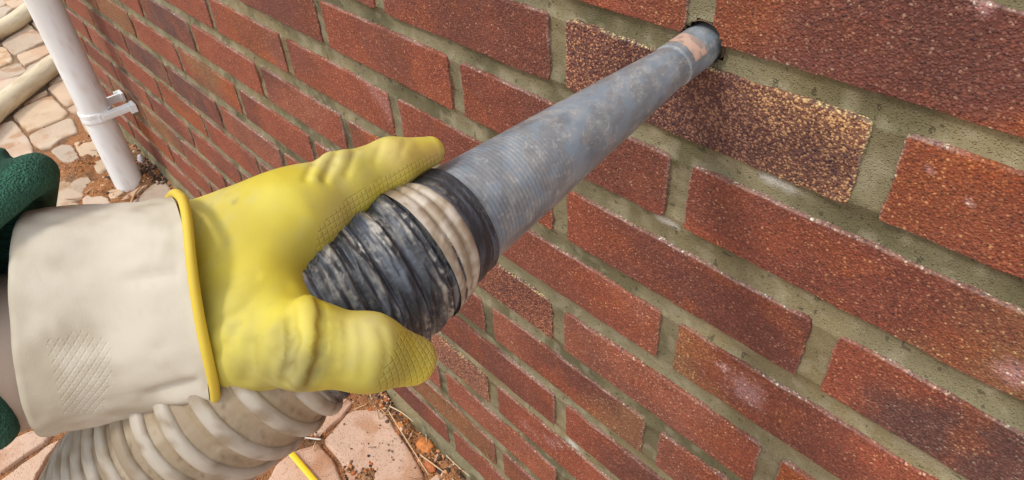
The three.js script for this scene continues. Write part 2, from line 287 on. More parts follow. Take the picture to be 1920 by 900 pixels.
{ // the rest of the paved strip, coursed along the wall, where the photograph shows none of it clearly
  const boxes = traced.map(q => [Math.min(...q.map(p => p[0])), Math.max(...q.map(p => p[0])), Math.min(...q.map(p => p[1])), Math.max(...q.map(p => p[1]))]);
  let n = 0;
  for (let r = 0; r < 12; r++) {
    let x = -3.6 + PR() * 0.1; const z0 = -0.17 + r * 0.118, z1 = z0 + 0.108;
    while (x < 1.0 && n < 262) {
      const w = 0.1 + PR() * 0.07, x1 = x + w - 0.01, a = x; x += w;
      if (a > CORNER - 0.14 && z0 < 0.012) continue;
      if (a < -2.4 && r > 7) continue;
      if (boxes.some(b => a < b[1] - 0.012 && x1 > b[0] + 0.012 && z0 < b[3] - 0.012 && z1 > b[2] + 0.012)) continue;
      const c = pix(V3((a + x1) / 2, G, (z0 + z1) / 2)); if (c[2] > 0 && ((c[0] > 470 && c[0] < 960 && c[1] > 700 && c[1] < 960 && z0 < 0.06))) continue;
      const j = () => (PR() - 0.5) * 0.014;
      paver([[a + j(), z0 + j()], [(a + x1) / 2, z0 + j() * 0.4], [x1 + j(), z0 + j()], [x1 + j() * 0.4, (z0 + z1) / 2], [x1 + j(), z1 + j()], [(a + x1) / 2, z1 + j() * 0.4], [a + j(), z1 + j()], [a + j() * 0.4, (z0 + z1) / 2]], false, n++);
    }
  }
}
// sand in the joints, with spills that ride over the stones
const spills = [[185, 290, 0.05, 0.0025], [165, 262, 0.035, 0.0025], [150, 318, 0.06, 0.0025], [185, 352, 0.05, 0.005], [205, 345, 0.05, 0.005], [225, 385, 0.05, 0.006], [130, 320, 0.05, 0.0025], [330, 370, 0.035, 0.01], [275, 330, 0.04, 0.012], [255, 285, 0.03, 0.012], [690, 745, 0.03, 0.008], [722, 748, 0.022, 0.012], [760, 800, 0.016, 0.009], [800, 845, 0.02, 0.009], [845, 885, 0.025, 0.01], [590, 800, 0.02, 0.006], [655, 880, 0.012, 0.004], [690, 893, 0.02, 0.005]].map(([x, y, r, h]) => { const p = onY(x, y, G); return [p.x, p.z, r, h]; });
function sandHeight(x, z) {
  let h = G - 0.0075 + (fbm(x * 40, z * 40, 3, 3) - 0.5) * 0.006;
  for (const [a, b, r, t] of spills) { const d = Math.hypot(x - a, z - b) / r * (0.7 + 0.6 * fbm(x * 60, z * 60, 7, 2)); if (d < 1.3) h += (t + 0.0075) * sstep(1.3, 0.3, d) * (0.35 + 0.9 * fbm(x * 95, z * 95, 21, 3)); }
  if (x > CORNER) h += 0.012 * sstep(0.03, 0, z) * fbm(x * 30, z * 30, 33, 3);
  return h;
}
{
  const cols = [S(194, 142, 98), S(198, 166, 134), S(160, 144, 122), S(136, 112, 90)];
  const patch = (x0, x1, z0, z1, d) => gridGeo(Math.round((x1 - x0) / d), Math.round((z1 - z0) / d), (i, j) => {
    const x = x0 + i * d, z = z0 + j * d, q = fbm(x * 9, z * 9, 12, 3), o = sstep(-2.25, -1.9, x), w = fbm(x * 35, z * 35, 44, 3);
    let c = mix3(cols[1], cols[0], clamp(o * 1.1 * sstep(0.3, 0.6, q + 0.12))); c = mix3(c, cols[2], (1 - o) * 0.8); c = mix3(c, cols[3], sstep(0.58, 0.72, w) * 0.7);
    return [x, sandHeight(x, z), z, x / 0.3, z / 0.3, ...c];
  }, true);
  part('joint_sand', mergeGeometries([patch(-2.3, 0.1, -0.02, 0.7, 0.005), patch(0.1, 1.3, -0.02, 1.3, 0.02), patch(-3.9, -2.3, -0.4, 0.7, 0.016), patch(-2.3, 0.1, 0.7, 1.3, 0.02), patch(-3.9, -2.3, 0.7, 1.3, 0.04)]), M.sand, paving);
}

// ================================================================== THE BRICK WALL
const wall = thing('brick_wall', 'red and purple brick house wall with recessed olive mortar joints and a drilled hole', 'wall');
const PITCH = 0.225, COURSE = 0.075, BH = 0.0281, JW = 0.0082;
const vk = { 0: -0.6, 1: 1.7, 2: 2.4, 3: -0.6, 4: -0.1, 5: -1.5, 6: -2.1, 7: 0.7, 8: 0.1 };
const du = { '5:-3.5': 6.4, '4:-3': 4.2, '3:-2.5': -4.8, '2:-2': -6.1, '4:-2': -4, '3:-1.5': -2, '2:-1': -6.5, '6:-1': 5.8, '8:-1': 0.4, '1:-0.5': 2.5, '3:-0.5': 3.1, '5:-0.5': 0.1, '7:-0.5': 2.4, '0:0': -0.4, '2:0': -1.1, '4:0': 6, '6:0': 2.8, '1:0.5': 0.1, '3:0.5': 0.8, '5:0.5': -7.1 };
const rowY = k => -k * COURSE + (vk[k] ?? (hash3(k, 5, 9) - 0.5) * 3) / 1000;
const perpX = (k, u) => u * PITCH + (du[k + ':' + u] ?? (hash3(k * 7 + 3, Math.round(u * 2) + 400, 2) - 0.5) * 7) / 1000;
const HOLE = V3(0.0026, -0.0318, 0), HR = 0.0136;
const TV = (r, g, b) => { const c = S(r, g, b); return [Math.min(1, c[0] / BR[0]), Math.min(1, c[1] / BR[1]), Math.min(1, c[2] / BR[2])]; };
const T = { red: TV(150, 82, 59), dred: TV(130, 72, 55), rose: TV(156, 94, 72), purp: TV(105, 70, 62), plum: TV(120, 69, 56), orange: TV(162, 88, 49), brown: TV(144, 101, 68), ochre: TV(182, 150, 120), grey: TV(150, 110, 96) };
const TO = { ochre: [0.72, 0.6, 0.46], purp: [0.34, 0.24, 0.25], brown: [0.6, 0.42, 0.38], dred: [0.5, 0.29, 0.26] };      // on the speckled clay
// tones left, middle, right of the bricks that can be told apart (course : centre in brick lengths)
const tones = { '0:0.5': ['orange', 'plum', 'orange'], '0:-0.5': ['red', 'red', 'orange'], '1:0': ['brown', 'purp', 'ochre', 1], '1:1': ['orange', 'dred', 'red'], '1:-1': ['red', 'dred', 'dred'], '2:-0.5': ['dred', 'dred', 'dred'], '2:0.5': ['red', 'dred', 'brown'], '2:-1.5': ['red', 'red', 'red'], '3:0': ['red', 'plum', 'plum'], '3:1': ['red', 'purp', 'purp'], '3:-2': ['red', 'red', 'red'], '3:-1': ['red', 'dred', 'red'], '3:-3': ['red', 'orange', 'rose'], '4:-0.5': ['red', 'red', 'rose'], '4:0.5': ['brown', 'dred', 'red'], '4:-2.5': ['plum', 'rose', 'red'], '5:0': ['rose', 'rose', 'red'], '5:-1': ['brown', 'dred', 'dred', 1], '5:1': ['orange', 'red', 'red'], '6:-0.5': ['rose', 'dred', 'brown'], '6:0.5': ['rose', 'red', 'red'], '7:0': ['red', 'plum', 'red'], '7:-1': ['dred', 'plum', 'dred'], '8:-1.5': ['brown', 'brown', 'brown', 1], '8:-0.5': ['red', 'red', 'rose'], '5:-4': ['red', 'brown', 'orange'], '6:-4.5': ['plum', 'purp', 'plum'], '5:-3': ['plum', 'red', 'red'], '10:-5': ['brown', 'brown', 'brown'] };
const keysT = ['red', 'red', 'red', 'dred', 'rose', 'plum', 'purp', 'orange', 'brown', 'red', 'rose', 'dred'];
const stains = [[1400, 735, 0.014, S(196, 176, 150), 0.75], [1355, 690, 0.005, S(204, 190, 168), 0.9], [1030, 828, 0.007, S(225, 215, 212), 0.8], [1050, 834, 0.006, S(235, 228, 226), 0.8], [1005, 815, 0.006, S(214, 196, 192), 0.5], [1900, 700, 0.008, S(180, 160, 120), 0.8], [1845, 10, 0.004, S(170, 160, 120), 0.9], [985, 800, 0.008, S(205, 180, 176), 0.45], [1738, 320, 0.002, S(210, 196, 170), 0.9], [1820, 378, 0.002, S(196, 180, 150), 0.9], [730, 205, 0.02, S(196, 150, 150), 0.35], [700, 170, 0.015, S(196, 150, 150), 0.3]].map(([x, y, r, c, w]) => { const p = onWall(x, y); return [p.x, p.y, r, c, w]; });
const lime = [0.82, 1, 0.88];
function axisCuts(half, edge, step) { const L = 2 * half, n = Math.max(2, Math.round((L - 2 * edge[edge.length - 1]) / step)), a = edge.slice(), m = edge[edge.length - 1]; for (let i = 1; i < n; i++) a.push(m + (L - 2 * m) * i / n); for (let i = edge.length - 1; i >= 0; i--) a.push(L - edge[i]); return a; }
function brickGeo(k, x0, x1, y, step) {
  const id = hash3(k + 50, Math.round(x0 * 1000) + 9000, 7), half = (x1 - x0) / 2, cx = (x0 + x1) / 2;
  const key = k + ':' + Math.round(cx / PITCH * 2) / 2, tr = tones[key];
  const pick = s => T[keysT[Math.floor(hash3(k + 11, Math.round(cx * 100) + 700, s) * keysT.length)]];
  const b0 = pick(1), tl = tr ? tr.slice(0, 3).map(n => tr[3] ? TO[n] : T[n]) : [mix3(b0, pick(2), 0.35), b0, mix3(b0, pick(3), 0.35)];
  const edge = step < 0.008 ? [0, 0.0003, 0.0008, 0.0016, 0.004] : [0, 0.0008, 0.003];
  const xs = axisCuts(half, edge, step), ys = axisCuts(BH, edge, step), nx = xs.length - 1, ny = ys.length - 1, r = 0.0015, ox = id * 9.7, oy = hash3(k, Math.round(x0 * 1000), 3) * 9.1;
  const tilt = (id - 0.5) * 0.006, proud = (hash3(k, Math.round(x0 * 1000), 8) - 0.5) * 0.0018;
  // extra outer ring is the side of the brick running back into the wall
  const fn = (i, j) => {
    const side = i === 0 || j === 0 || i === nx + 2 || j === ny + 2, a = clamp(i - 1, 0, nx), b = clamp(j - 1, 0, ny);
    let x = cx - half + xs[a], yy = y - BH + ys[b]; const dx = Math.min(xs[a], 2 * half - xs[a]), dy = Math.min(ys[b], 2 * BH - ys[b]), d = Math.min(dx, dy);
    const cr = 0.0032, qx = Math.max(0, cr - dx), qy = Math.max(0, cr - dy);   // corners a little knocked off
    if (qx > 0 && qy > 0) { const l = Math.hypot(qx, qy), f = Math.max(0, l - cr * 0.85) * 0.8; x += Math.sign(cx - x) * qx / l * f; yy += Math.sign(y - yy) * qy / l * f; }
    const e = Math.max(0, 1 - d / 0.006); x += e * (fbm(x * 150, yy * 150, k + 3, 2) - 0.5) * 0.0024; yy += e * ((fbm(x * 120, yy * 120, k + 40, 3) - 0.5) * 0.0026 + (noise3(x * 25, k * 3, 5) - 0.5) * 0.0012);
    let z = d < r ? -r * 0.8 * (1 - Math.sqrt(Math.max(0, 1 - (1 - d / r) ** 2))) : 0; z += (fbm(x * 60, yy * 60, k + 80, 3) - 0.5) * 0.0014 + (yy - y) * tilt + proud;
    if (side) z = -0.03;
    const n1 = fbm(x * 18, yy * 26, k * 1.7, 3), s = clamp((x - cx) / half + (n1 - 0.5) * 1.3, -1, 1), n2 = fbm(x * 45, yy * 45, 90 + k, 3), n3 = fbm(x * 9 + 50, yy * 14, k, 2);
    let c = s < 0 ? mix3(tl[1], tl[0], sstep(0.25, 0.95, -s)) : mix3(tl[1], tl[2], sstep(0.25, 0.95, s));
    if (!(tr && tr[3])) { c = mix3(c, T.orange, sstep(0.56, 0.75, n2) * 0.35); c = mix3(c, T.purp, sstep(0.54, 0.72, n3) * 0.35); }
    const v = 0.86 + 0.28 * n1; c = c.map(q => q * v);
    for (const [sx, sy, sr, sc, sw] of stains) { const q = Math.hypot(x - sx, yy - sy) / sr; if (q < 1.5) c = mix3(c, [1, 1, 1], sw * sstep(1.4, 0.3, q * (0.6 + 0.8 * noise3(x * 300, yy * 300, 3)))); }
    // mortar left on the arrises
    const up = yy > y ? 1 : 0.55, w = (side ? 1 : sstep(0.0018, 0.0002, d)) * clamp(up * (0.2 + 2.2 * (fbm(x * 38, yy * 20, 60 + k, 3) - 0.34))); c = mix3(c, lime, clamp(w * 0.85));
    const sx = side && (i === 0 || i === nx + 2) ? 0.03 : 0, sy = side && (j === 0 || j === ny + 2) ? 0.03 : 0;
    return [x, yy, z, (x + ox + sx * (i === 0 ? -1 : 1)) / 0.3, (yy + oy + sy * (j === 0 ? -1 : 1)) / 0.3, ...c];
  };
  return [gridGeo(nx + 2, ny + 2, fn), tr && tr[3] ? M.ochre : M.brick];
}
const cutHole = g => { // drop the faces inside the drilled hole
  const p = g.attributes.position, ix = g.index.array, o = []; for (let i = 0; i < ix.length; i += 3) { let x = 0, y = 0; for (let k = 0; k < 3; k++) { x += p.getX(ix[i + k]) / 3; y += p.getY(ix[i + k]) / 3; } const a = Math.atan2(y - HOLE.y, x - HOLE.x); if (Math.hypot(x - HOLE.x, y - HOLE.y) > HR * (0.98 + 0.12 * noise3(Math.cos(a) * 3, Math.sin(a) * 3, 4))) o.push(ix[i], ix[i + 1], ix[i + 2]); } g.setIndex(o); return g; };
const KMIN = -34, KMAX = 11, XMAX = 3.0;
const rest = [], listed = [];
for (let k = KMIN; k <= KMAX; k++) {
  const odd = Math.abs(k) % 2, us = []; for (let u = Math.ceil((CORNER + 0.02) / PITCH * 2) / 2; u * PITCH < XMAX; u += 0.5) if (Math.abs(u % 1) === odd * 0.5) us.push(u);
  const cuts = [CORNER - JW, ...us.map(u => perpX(k, u)), XMAX];
  for (let i = 0; i < cuts.length - 1; i++) {
    const x0 = cuts[i] + JW, x1 = cuts[i + 1] - JW; if (x1 - x0 < 0.03) continue;
    const y = rowY(k), c = pix(V3((x0 + x1) / 2, y, 0)), vis = c[2] > 0.1 && c[0] > -150 && c[0] < 2250 && c[1] > -260 && c[1] < 1120;
    listed.push({ k, x0, x1, y, vis, d: c[2] });
  }
}
const show = listed.filter(b => b.vis).sort((a, b) => a.d - b.d);
show.forEach((b, i) => {
  const holed = Math.abs(b.y - HOLE.y) < 0.05 && b.x0 < 0.03 && b.x1 > -0.03;
  let [g, m] = brickGeo(b.k, b.x0, b.x1, b.y, holed ? 0.0022 : b.d < 0.75 ? 0.0035 : 0.009); if (holed) cutHole(g);
  if (i < 295) part('brick', g, m, wall); else rest.push(g);
});
{ // the rest of the house wall and its return round the corner, plain bricks
  const R = rng(77);
  const box = (x0, x1, y0, y1, z0, z1) => { const g = new THREE.BoxGeometry(x1 - x0, y1 - y0, z1 - z0); g.translate((x0 + x1) / 2, (y0 + y1) / 2, (z0 + z1) / 2); const t = T[keysT[Math.floor(R() * keysT.length)]].map(q => q * (0.85 + 0.3 * R())); tint(g, t); const p = g.attributes.position, uv = g.attributes.uv, a = R() * 9, b = R() * 9; for (let i = 0; i < p.count; i++) uv.setXY(i, (p.getX(i) + p.getZ(i) + a) / 0.3, (p.getY(i) + b) / 0.3); return g; };
  for (const b of listed) if (!b.vis) rest.push(box(b.x0, b.x1, b.y - BH, b.y + BH, -0.03, 0));
  for (let k = KMIN; k <= KMAX; k++) for (let i = 0; i < 8; i++) { const z1 = -0.045 - i * PITCH - (Math.abs(k) % 2 ? 0.11 : 0), y = rowY(k); rest.push(box(CORNER, CORNER + 0.03, y - BH, y + BH, z1 - PITCH + 0.018, z1)); }
  const m = part('brickwork', mergeGeometries(rest), M.brick, wall); m.userData.kind = 'stuff'; m.userData.label = 'the rest of the bricks of the house wall';
}
{ // mortar: concave struck bed joints and perpends, plus a plain backing behind the rest
  const gs = [], base = S(152, 144, 115), pale = S(198, 190, 166), olive = S(116, 110, 82), warm = S(172, 155, 116);
  const white = [[1440, 345], [1460, 352], [1245, 420], [1070, 838]].map(([x, y]) => onWall(x, y));
  const col = (x, y, cen) => { const a = fbm(x * 26, y * 26, 5, 4), b = fbm(x * 9, y * 9, 15, 2), e = fbm(x * 110, y * 110, 8, 2); let c = mix3(base, olive, sstep(0.42, 0.68, a)); c = mix3(c, warm, sstep(0.5, 0.7, b) * 0.5); c = mix3(c, pale, sstep(0.56, 0.72, e) * 0.35); for (const w of white) { const d = Math.hypot((x - w.x) * 0.55, (y - w.y) * 1.4) / 0.006; if (d < 1.4) c = mix3(c, S(225, 226, 222), sstep(1.3, 0.2, d * (0.6 + 0.8 * e))); } return c; };
  const prof = t => -0.0020 - 0.0032 * (1 - (2 * t - 1) ** 2);
  const rough = (x, y) => (fbm(x * 70, y * 70, 9, 3) - 0.5) * 0.0026 + (fbm(x * 260, y * 260, 19, 2) - 0.5) * 0.001;
  for (let k = -3; k <= KMAX; k++) {
    const yt = rowY(k) - BH + 0.003, yb = (k === KMAX ? G - 0.03 : rowY(k + 1) + BH - 0.003), last = k === KMAX;
    const xs = []; for (let x = CORNER; x < 1.2; x += x < -0.9 ? 0.01 : 0.004) xs.push(x);
    const nv = last ? 16 : 9;
    gs.push(gridGeo(xs.length - 1, nv, (i, j) => { const t = j / nv, x = xs[i], y = mix(yb, yt, t); let z = prof(t) + rough(x, y); if (last) z = 0.001 + 0.012 * (1 - t) * (0.5 + fbm(x * 20, y * 20, 3, 2)) + rough(x, y) * 1.6 - (t > 0.8 ? 0.004 * (t - 0.8) / 0.2 : 0); return [x, y, z, x / 0.25, y / 0.25, ...col(x, y, 1 - Math.abs(2 * t - 1))]; }));
    const odd = Math.abs(k) % 2; for (let u = Math.ceil((CORNER + 0.02) / PITCH * 2) / 2; u * PITCH < 1.2; u += 0.5) if (Math.abs(u % 1) === odd * 0.5) {
      const c = perpX(k, u), y0 = rowY(k) - BH + 0.0025, y1 = rowY(k) + BH - 0.0025, nn = 18;
      gs.push(gridGeo(8, nn, (i, j) => { const t = i / 8, x = c - JW - 0.003 + t * (2 * JW + 0.006), y = mix(y0, y1, j / nn), e = sstep(0, 0.25, Math.min(j, nn - j) / nn); return [x, y, mix(-0.0021, prof(t) * 0.85, e) + rough(x, y), x / 0.25, y / 0.25, ...col(x, y, mix(0, 1 - Math.abs(2 * t - 1), e))]; }));
    }
  }
  const near = mergeGeometries(gs); cutHole(near);
  const slab = (x0, x1, y0, y1, z0, z1) => { const g = new THREE.BoxGeometry(x1 - x0, y1 - y0, z1 - z0).translate((x0 + x1) / 2, (y0 + y1) / 2, (z0 + z1) / 2); const p = g.attributes.position, uv = g.attributes.uv; for (let i = 0; i < p.count; i++) uv.setXY(i, (p.getX(i) + p.getZ(i)) / 0.25, p.getY(i) / 0.25); return tint(g, base); };
  const top = -KMIN * COURSE + 0.04, ym = 3 * COURSE + 0.02;
  part('mortar', mergeGeometries([near, slab(CORNER + 0.006, XMAX, ym, top, -0.1, -0.006), slab(1.15, XMAX, G - 0.1, ym, -0.1, -0.006), slab(CORNER + 0.006, 1.15, G - 0.1, ym, -0.16, -0.12), slab(CORNER + 0.006, CORNER + 0.1, G - 0.1, top, -1.95, -0.2), slab(CORNER + 0.007, CORNER + 0.03, G - 0.1, ym, -0.15, -0.008)]), M.mortar, wall);
  // lining of the drilled hole
  const lining = gridGeo(8, 32, (i, j) => { const a = j / 32 * Math.PI * 2, r = HR * (1.02 + 0.06 * noise3(Math.cos(a) * 3, Math.sin(a) * 3, i)); const z = -0.001 - i * 0.013; return [HOLE.x + Math.cos(a) * r, HOLE.y + Math.sin(a) * r, z, a * HR / 0.25, z / 0.25, ...S(120, 96, 76)]; }, false, true);
  part('drill_hole', lining, M.mortar, wall, 'drilled hole in the mortar round the nozzle tip');
}

// ================================================================== DOWNPIPE
{
  const px = -1.55, pz = 0.08, r = 0.034, tpipe = thing('downpipe', 'white plastic rainwater downpipe clipped to the brick wall at its corner', 'downpipe');
  const c = S(240, 246, 249);
  const lathe = (pts, n = 48) => { const g = new THREE.LatheGeometry(pts.map(([a, b]) => new THREE.Vector2(a, b)), n); return g; };
  const dirt = (g) => { const p = g.attributes.position, a = new Float32Array(p.count * 3); for (let i = 0; i < p.count; i++) { const x = p.getX(i), y = p.getY(i), z = p.getZ(i), n = fbm(x * 40 + 9, y * 7, z * 40, 4), m = fbm(x * 90, y * 60, z * 90, 3); let q = mix3(c, S(214, 208, 198), sstep(0.5, 0.75, n) * 0.5); q = mix3(q, S(196, 180, 160), sstep(0.62, 0.72, m) * 0.3); a.set(q, i * 3); } g.setAttribute('color', new THREE.BufferAttribute(a, 3)); return g; };
  const pts = [[r - 0.003, G - 0.01], [r - 0.0005, G - 0.01], [r, G - 0.009]]; for (let y = G + 0.02; y < 2.3; y += y < 0 ? 0.02 : 0.2) pts.push([r, y]);
  const pg = dirt(lathe(pts).translate(px, 0, pz)); part('pipe', pg, M.white, tpipe);
  // clip: strap round the pipe with an arm and lug fixed to the bricks
  const cy = -0.668, clip = dirt(lathe([[r + 0.0003, cy - 0.013], [r + 0.003, cy - 0.013], [r + 0.0036, cy - 0.011], [r + 0.0036, cy - 0.003], [r + 0.0028, cy - 0.001], [r + 0.0028, cy + 0.001], [r + 0.0036, cy + 0.003], [r + 0.0036, cy + 0.011], [r + 0.003, cy + 0.013], [r + 0.0003, cy + 0.013]]).translate(px, 0, pz));
  const clipM = part('pipe_clip', clip, M.white, tpipe);
  const bar = (x0, x1, y0, y1, z0, z1) => { const sh = new THREE.Shape([[x0, y0], [x1, y0], [x1, y1], [x0, y1]].map(q => new THREE.Vector2(...q))); const g = new THREE.ExtrudeGeometry(sh, { depth: z1 - z0, bevelEnabled: true, bevelSize: 0.0012, bevelThickness: 0.0012, bevelSegments: 2 }); g.translate(0, 0, z0); return tint(g, c); };
  const lug = (sx) => { const a = px + sx * 0.042; const g = mergeGeometries([bar(a - 0.013, a + 0.013, cy - 0.0095, cy + 0.0095, 0.003, 0.008), bar(a + sx * 0.0105 - 0.002, a + sx * 0.0105 + 0.002, cy - 0.0095, cy + 0.0095, 0.0095, 0.017), bar(px + sx * 0.0365 - 0.0025, px + sx * 0.0365 + 0.0025, cy - 0.009, cy + 0.009, 0.0095, pz + 0.004), bar(px + sx * 0.0395 - 0.0016, px + sx * 0.0395 + 0.0016, cy - 0.004, cy + 0.004, 0.0095, pz - 0.004)]); g.computeVertexNormals(); part('lug', g, M.white, clipM); const s = tint(new THREE.CylinderGeometry(0.0045, 0.005, 0.004, 16).rotateX(Math.PI / 2).translate(a + (sx > 0 ? -0.002 : 0.002), cy, 0.011), S(150, 150, 148)); part('screw', s, M.metal, clipM); };
  lug(1); lug(-1);
}

// ================================================================== SUCTION HOSE WITH TAPED-ON NOZZLE
const WIDE = at(838, 426, 0.2835), TIP = V3(0.0004, -0.0345, -0.035), AX = WIDE.clone().sub(TIP).normalize();
const hoseT = thing('suction_hose', 'ribbed cream suction hose with a grey tapered nozzle taped on, pushed into the wall', 'hose');
const axisCurve = new THREE.CatmullRomCurve3([WIDE.clone().addScaledVector(AX, -0.03), WIDE, at(790, 464, 0.2715), at(700, 530, 0.2590), at(560, 622, 0.245), at(455, 712, 0.243), at(328, 812, 0.257), at(222, 925, 0.294), at(172, 1060, 0.36), at(165, 1260, 0.50), V3(-0.52, -0.70, 0.80), V3(-0.40, G + 0.05, 1.15), V3(-0.1, G + 0.034, 1.5), V3(0.6, G + 0.034, 1.8)], false, 'centripetal');
const LEN = axisCurve.getLength();
const cellAt = (theta) => [Math.cos(theta), Math.sin(theta)];
{ // nozzle: straight tip, step, long cone with turned grooves at its wide end
  const L = WIDE.distanceTo(TIP), fr = frames(new THREE.LineCurve3(TIP, WIDE), 800), R = [];
  const rad = s => { const t = s / L; const tipL = 0.035 + 0.026; if (s < tipL) return 0.0131 + 0.0004 * Math.sin(s * 300) * 0.3; const k = (s - tipL) / (L - tipL); return mix(0.0121, 0.0247, Math.pow(k, 0.92)) ; };
  const tipL = 0.061, grey = S(128, 134, 140), blue = S(132, 145, 157), dark = S(84, 88, 94), dust = S(190, 189, 184);
  const colour = (a, s) => { const [x, y] = cellAt(a), n = fbm(x * 1.6, y * 1.6, s * 50, 4), m = fbm(x * 3 + s * 40, y * 3, s * 160 + 5, 5), w1 = fbm(x * 2.6 + 4, y * 2.6 + s * 60, s * 90, 4), w2 = fbm(x * 5, y * 5 - s * 90, s * 120 + 9, 4), q = fbm(x * 30, y * 30, s * 1400, 2), k = s / L;
    const scratch = Math.max(1 - Math.abs(w1 - 0.5) * 55, 0) * sstep(0.4, 0.6, m) + Math.max(1 - Math.abs(w2 - 0.52) * 45, 0) * sstep(0.5, 0.7, w1 + 0.1);
    let c = mix3(blue, grey, sstep(0.4, 0.6, w1)); c = mix3(c, dark, sstep(0.46, 0.70, n) * 0.4); c = mix3(c, dust, clamp(sstep(0.35, 0.85, m) * 0.28 + scratch * 0.45 + sstep(0.6, 0.78, q) * sstep(0.45, 0.62, m) * 0.3)); return mix3(c, S(204, 178, 160), sstep(0.68, 0.76, w2) * 0.12); };
  const isTip = Math.round(tipL / L * 800);
  const mk = (a, b, rfn) => tube(fr.slice(a, b + 1), 220, (th, s) => { const S0 = s + a / 800 * L; let r = rfn(S0); const wide = sstep(L - 0.085, L - 0.03, S0); r += wide * 0.00005 * Math.sin(S0 / 0.0022 * Math.PI * 2) + (fbm(Math.cos(th) * 3, Math.sin(th) * 3, S0 * 60, 2) - 0.5) * 0.0004; return r; }, (th, s) => colour(th, s + a / 800 * L));
  const noz = part('nozzle', mk(isTip - 1, 800, rad), M.nozzle, hoseT, 'grey tapered plastic nozzle smeared with dust');
  const tipG = tube([...fr.slice(0, isTip + 1)], 72, (th, s, i) => i === isTip ? 0.0116 : i === isTip - 1 ? 0.0127 : 0.0131, (th, s) => colour(th, s));
  part('nozzle_tip', tipG, M.nozzle, noz, 'short straight grey tip in the drilled hole');
  // worn pink label wrapped over part of the tip
  const cam = EYE.clone().sub(TIP), f0 = fr[0], th0 = Math.atan2(cam.dot(f0.B), cam.dot(f0.N));
  const lab = gridGeo(20, 30, (i, j) => { const s = 0.0435 + i / 20 * 0.0125, e = Math.abs(j / 15 - 1), th = th0 - 0.55 + j / 30 * 2.0, f = fr[Math.round(s / L * 800)], p = TIP.clone().addScaledVector(AX, s + 0.0012 * (noise3(th * 9, s * 900, 2) - 0.5)), r = 0.01335 - (e > 0.93 ? 0.0004 : 0); const q = p.addScaledVector(f.N, Math.cos(th) * r).addScaledVector(f.B, Math.sin(th) * r), n = fbm(th * 4, s * 300, 3, 3); const c = mix3(S(206, 174, 156), S(150, 140, 136), sstep(0.5, 0.7, n) * 0.8); return [q.x, q.y, q.z, i / 20, j / 30, ...c]; });
  part('worn_label', lab, M.nozzle, noz, 'worn pinkish band on the nozzle tip');
}
const hoseBeige = S(154, 138, 114), hoseWhite = S(170, 156, 134), hoseDirt = S(96, 74, 50), hoseTan = S(158, 134, 108);
const hoseColour = () => (th, s) => {       // one grey-beige plastic with a dirty film in patches and grains, wherever on the rib
  const [x, y] = cellAt(th), n = fbm(x * 5, y * 5, s * 120, 4), m = fbm(x * 14, y * 14, s * 400, 3), big = fbm(x * 2, y * 2, s * 14, 3);
  let c = mix3(hoseWhite, hoseBeige, sstep(0.36, 0.6, n)); c = mix3(c, hoseTan, sstep(0.42, 0.62, big) * 0.4); const g = fbm(x * 28, y * 28, s * 900, 2); return mix3(c, hoseDirt, sstep(0.6, 0.74, g) * sstep(0.36, 0.6, m) * 0.55);
};
const sAt = (x, y) => { // metres along the axis curve whose image is nearest to a pixel
  let best = 1e9, bs = 0; for (let i = 0; i <= 600; i++) { const t = i / 600 * 0.5, [a, b] = pix(axisCurve.getPointAt(t)), d = (a - x) ** 2 + (b - y) ** 2; if (d < best) { best = d; bs = t * LEN; } } return bs;
};
const sBand0 = sAt(848, 419), sBand1 = sAt(808, 450), sRing1 = sAt(783, 468), sTape1 = sAt(548, 630);
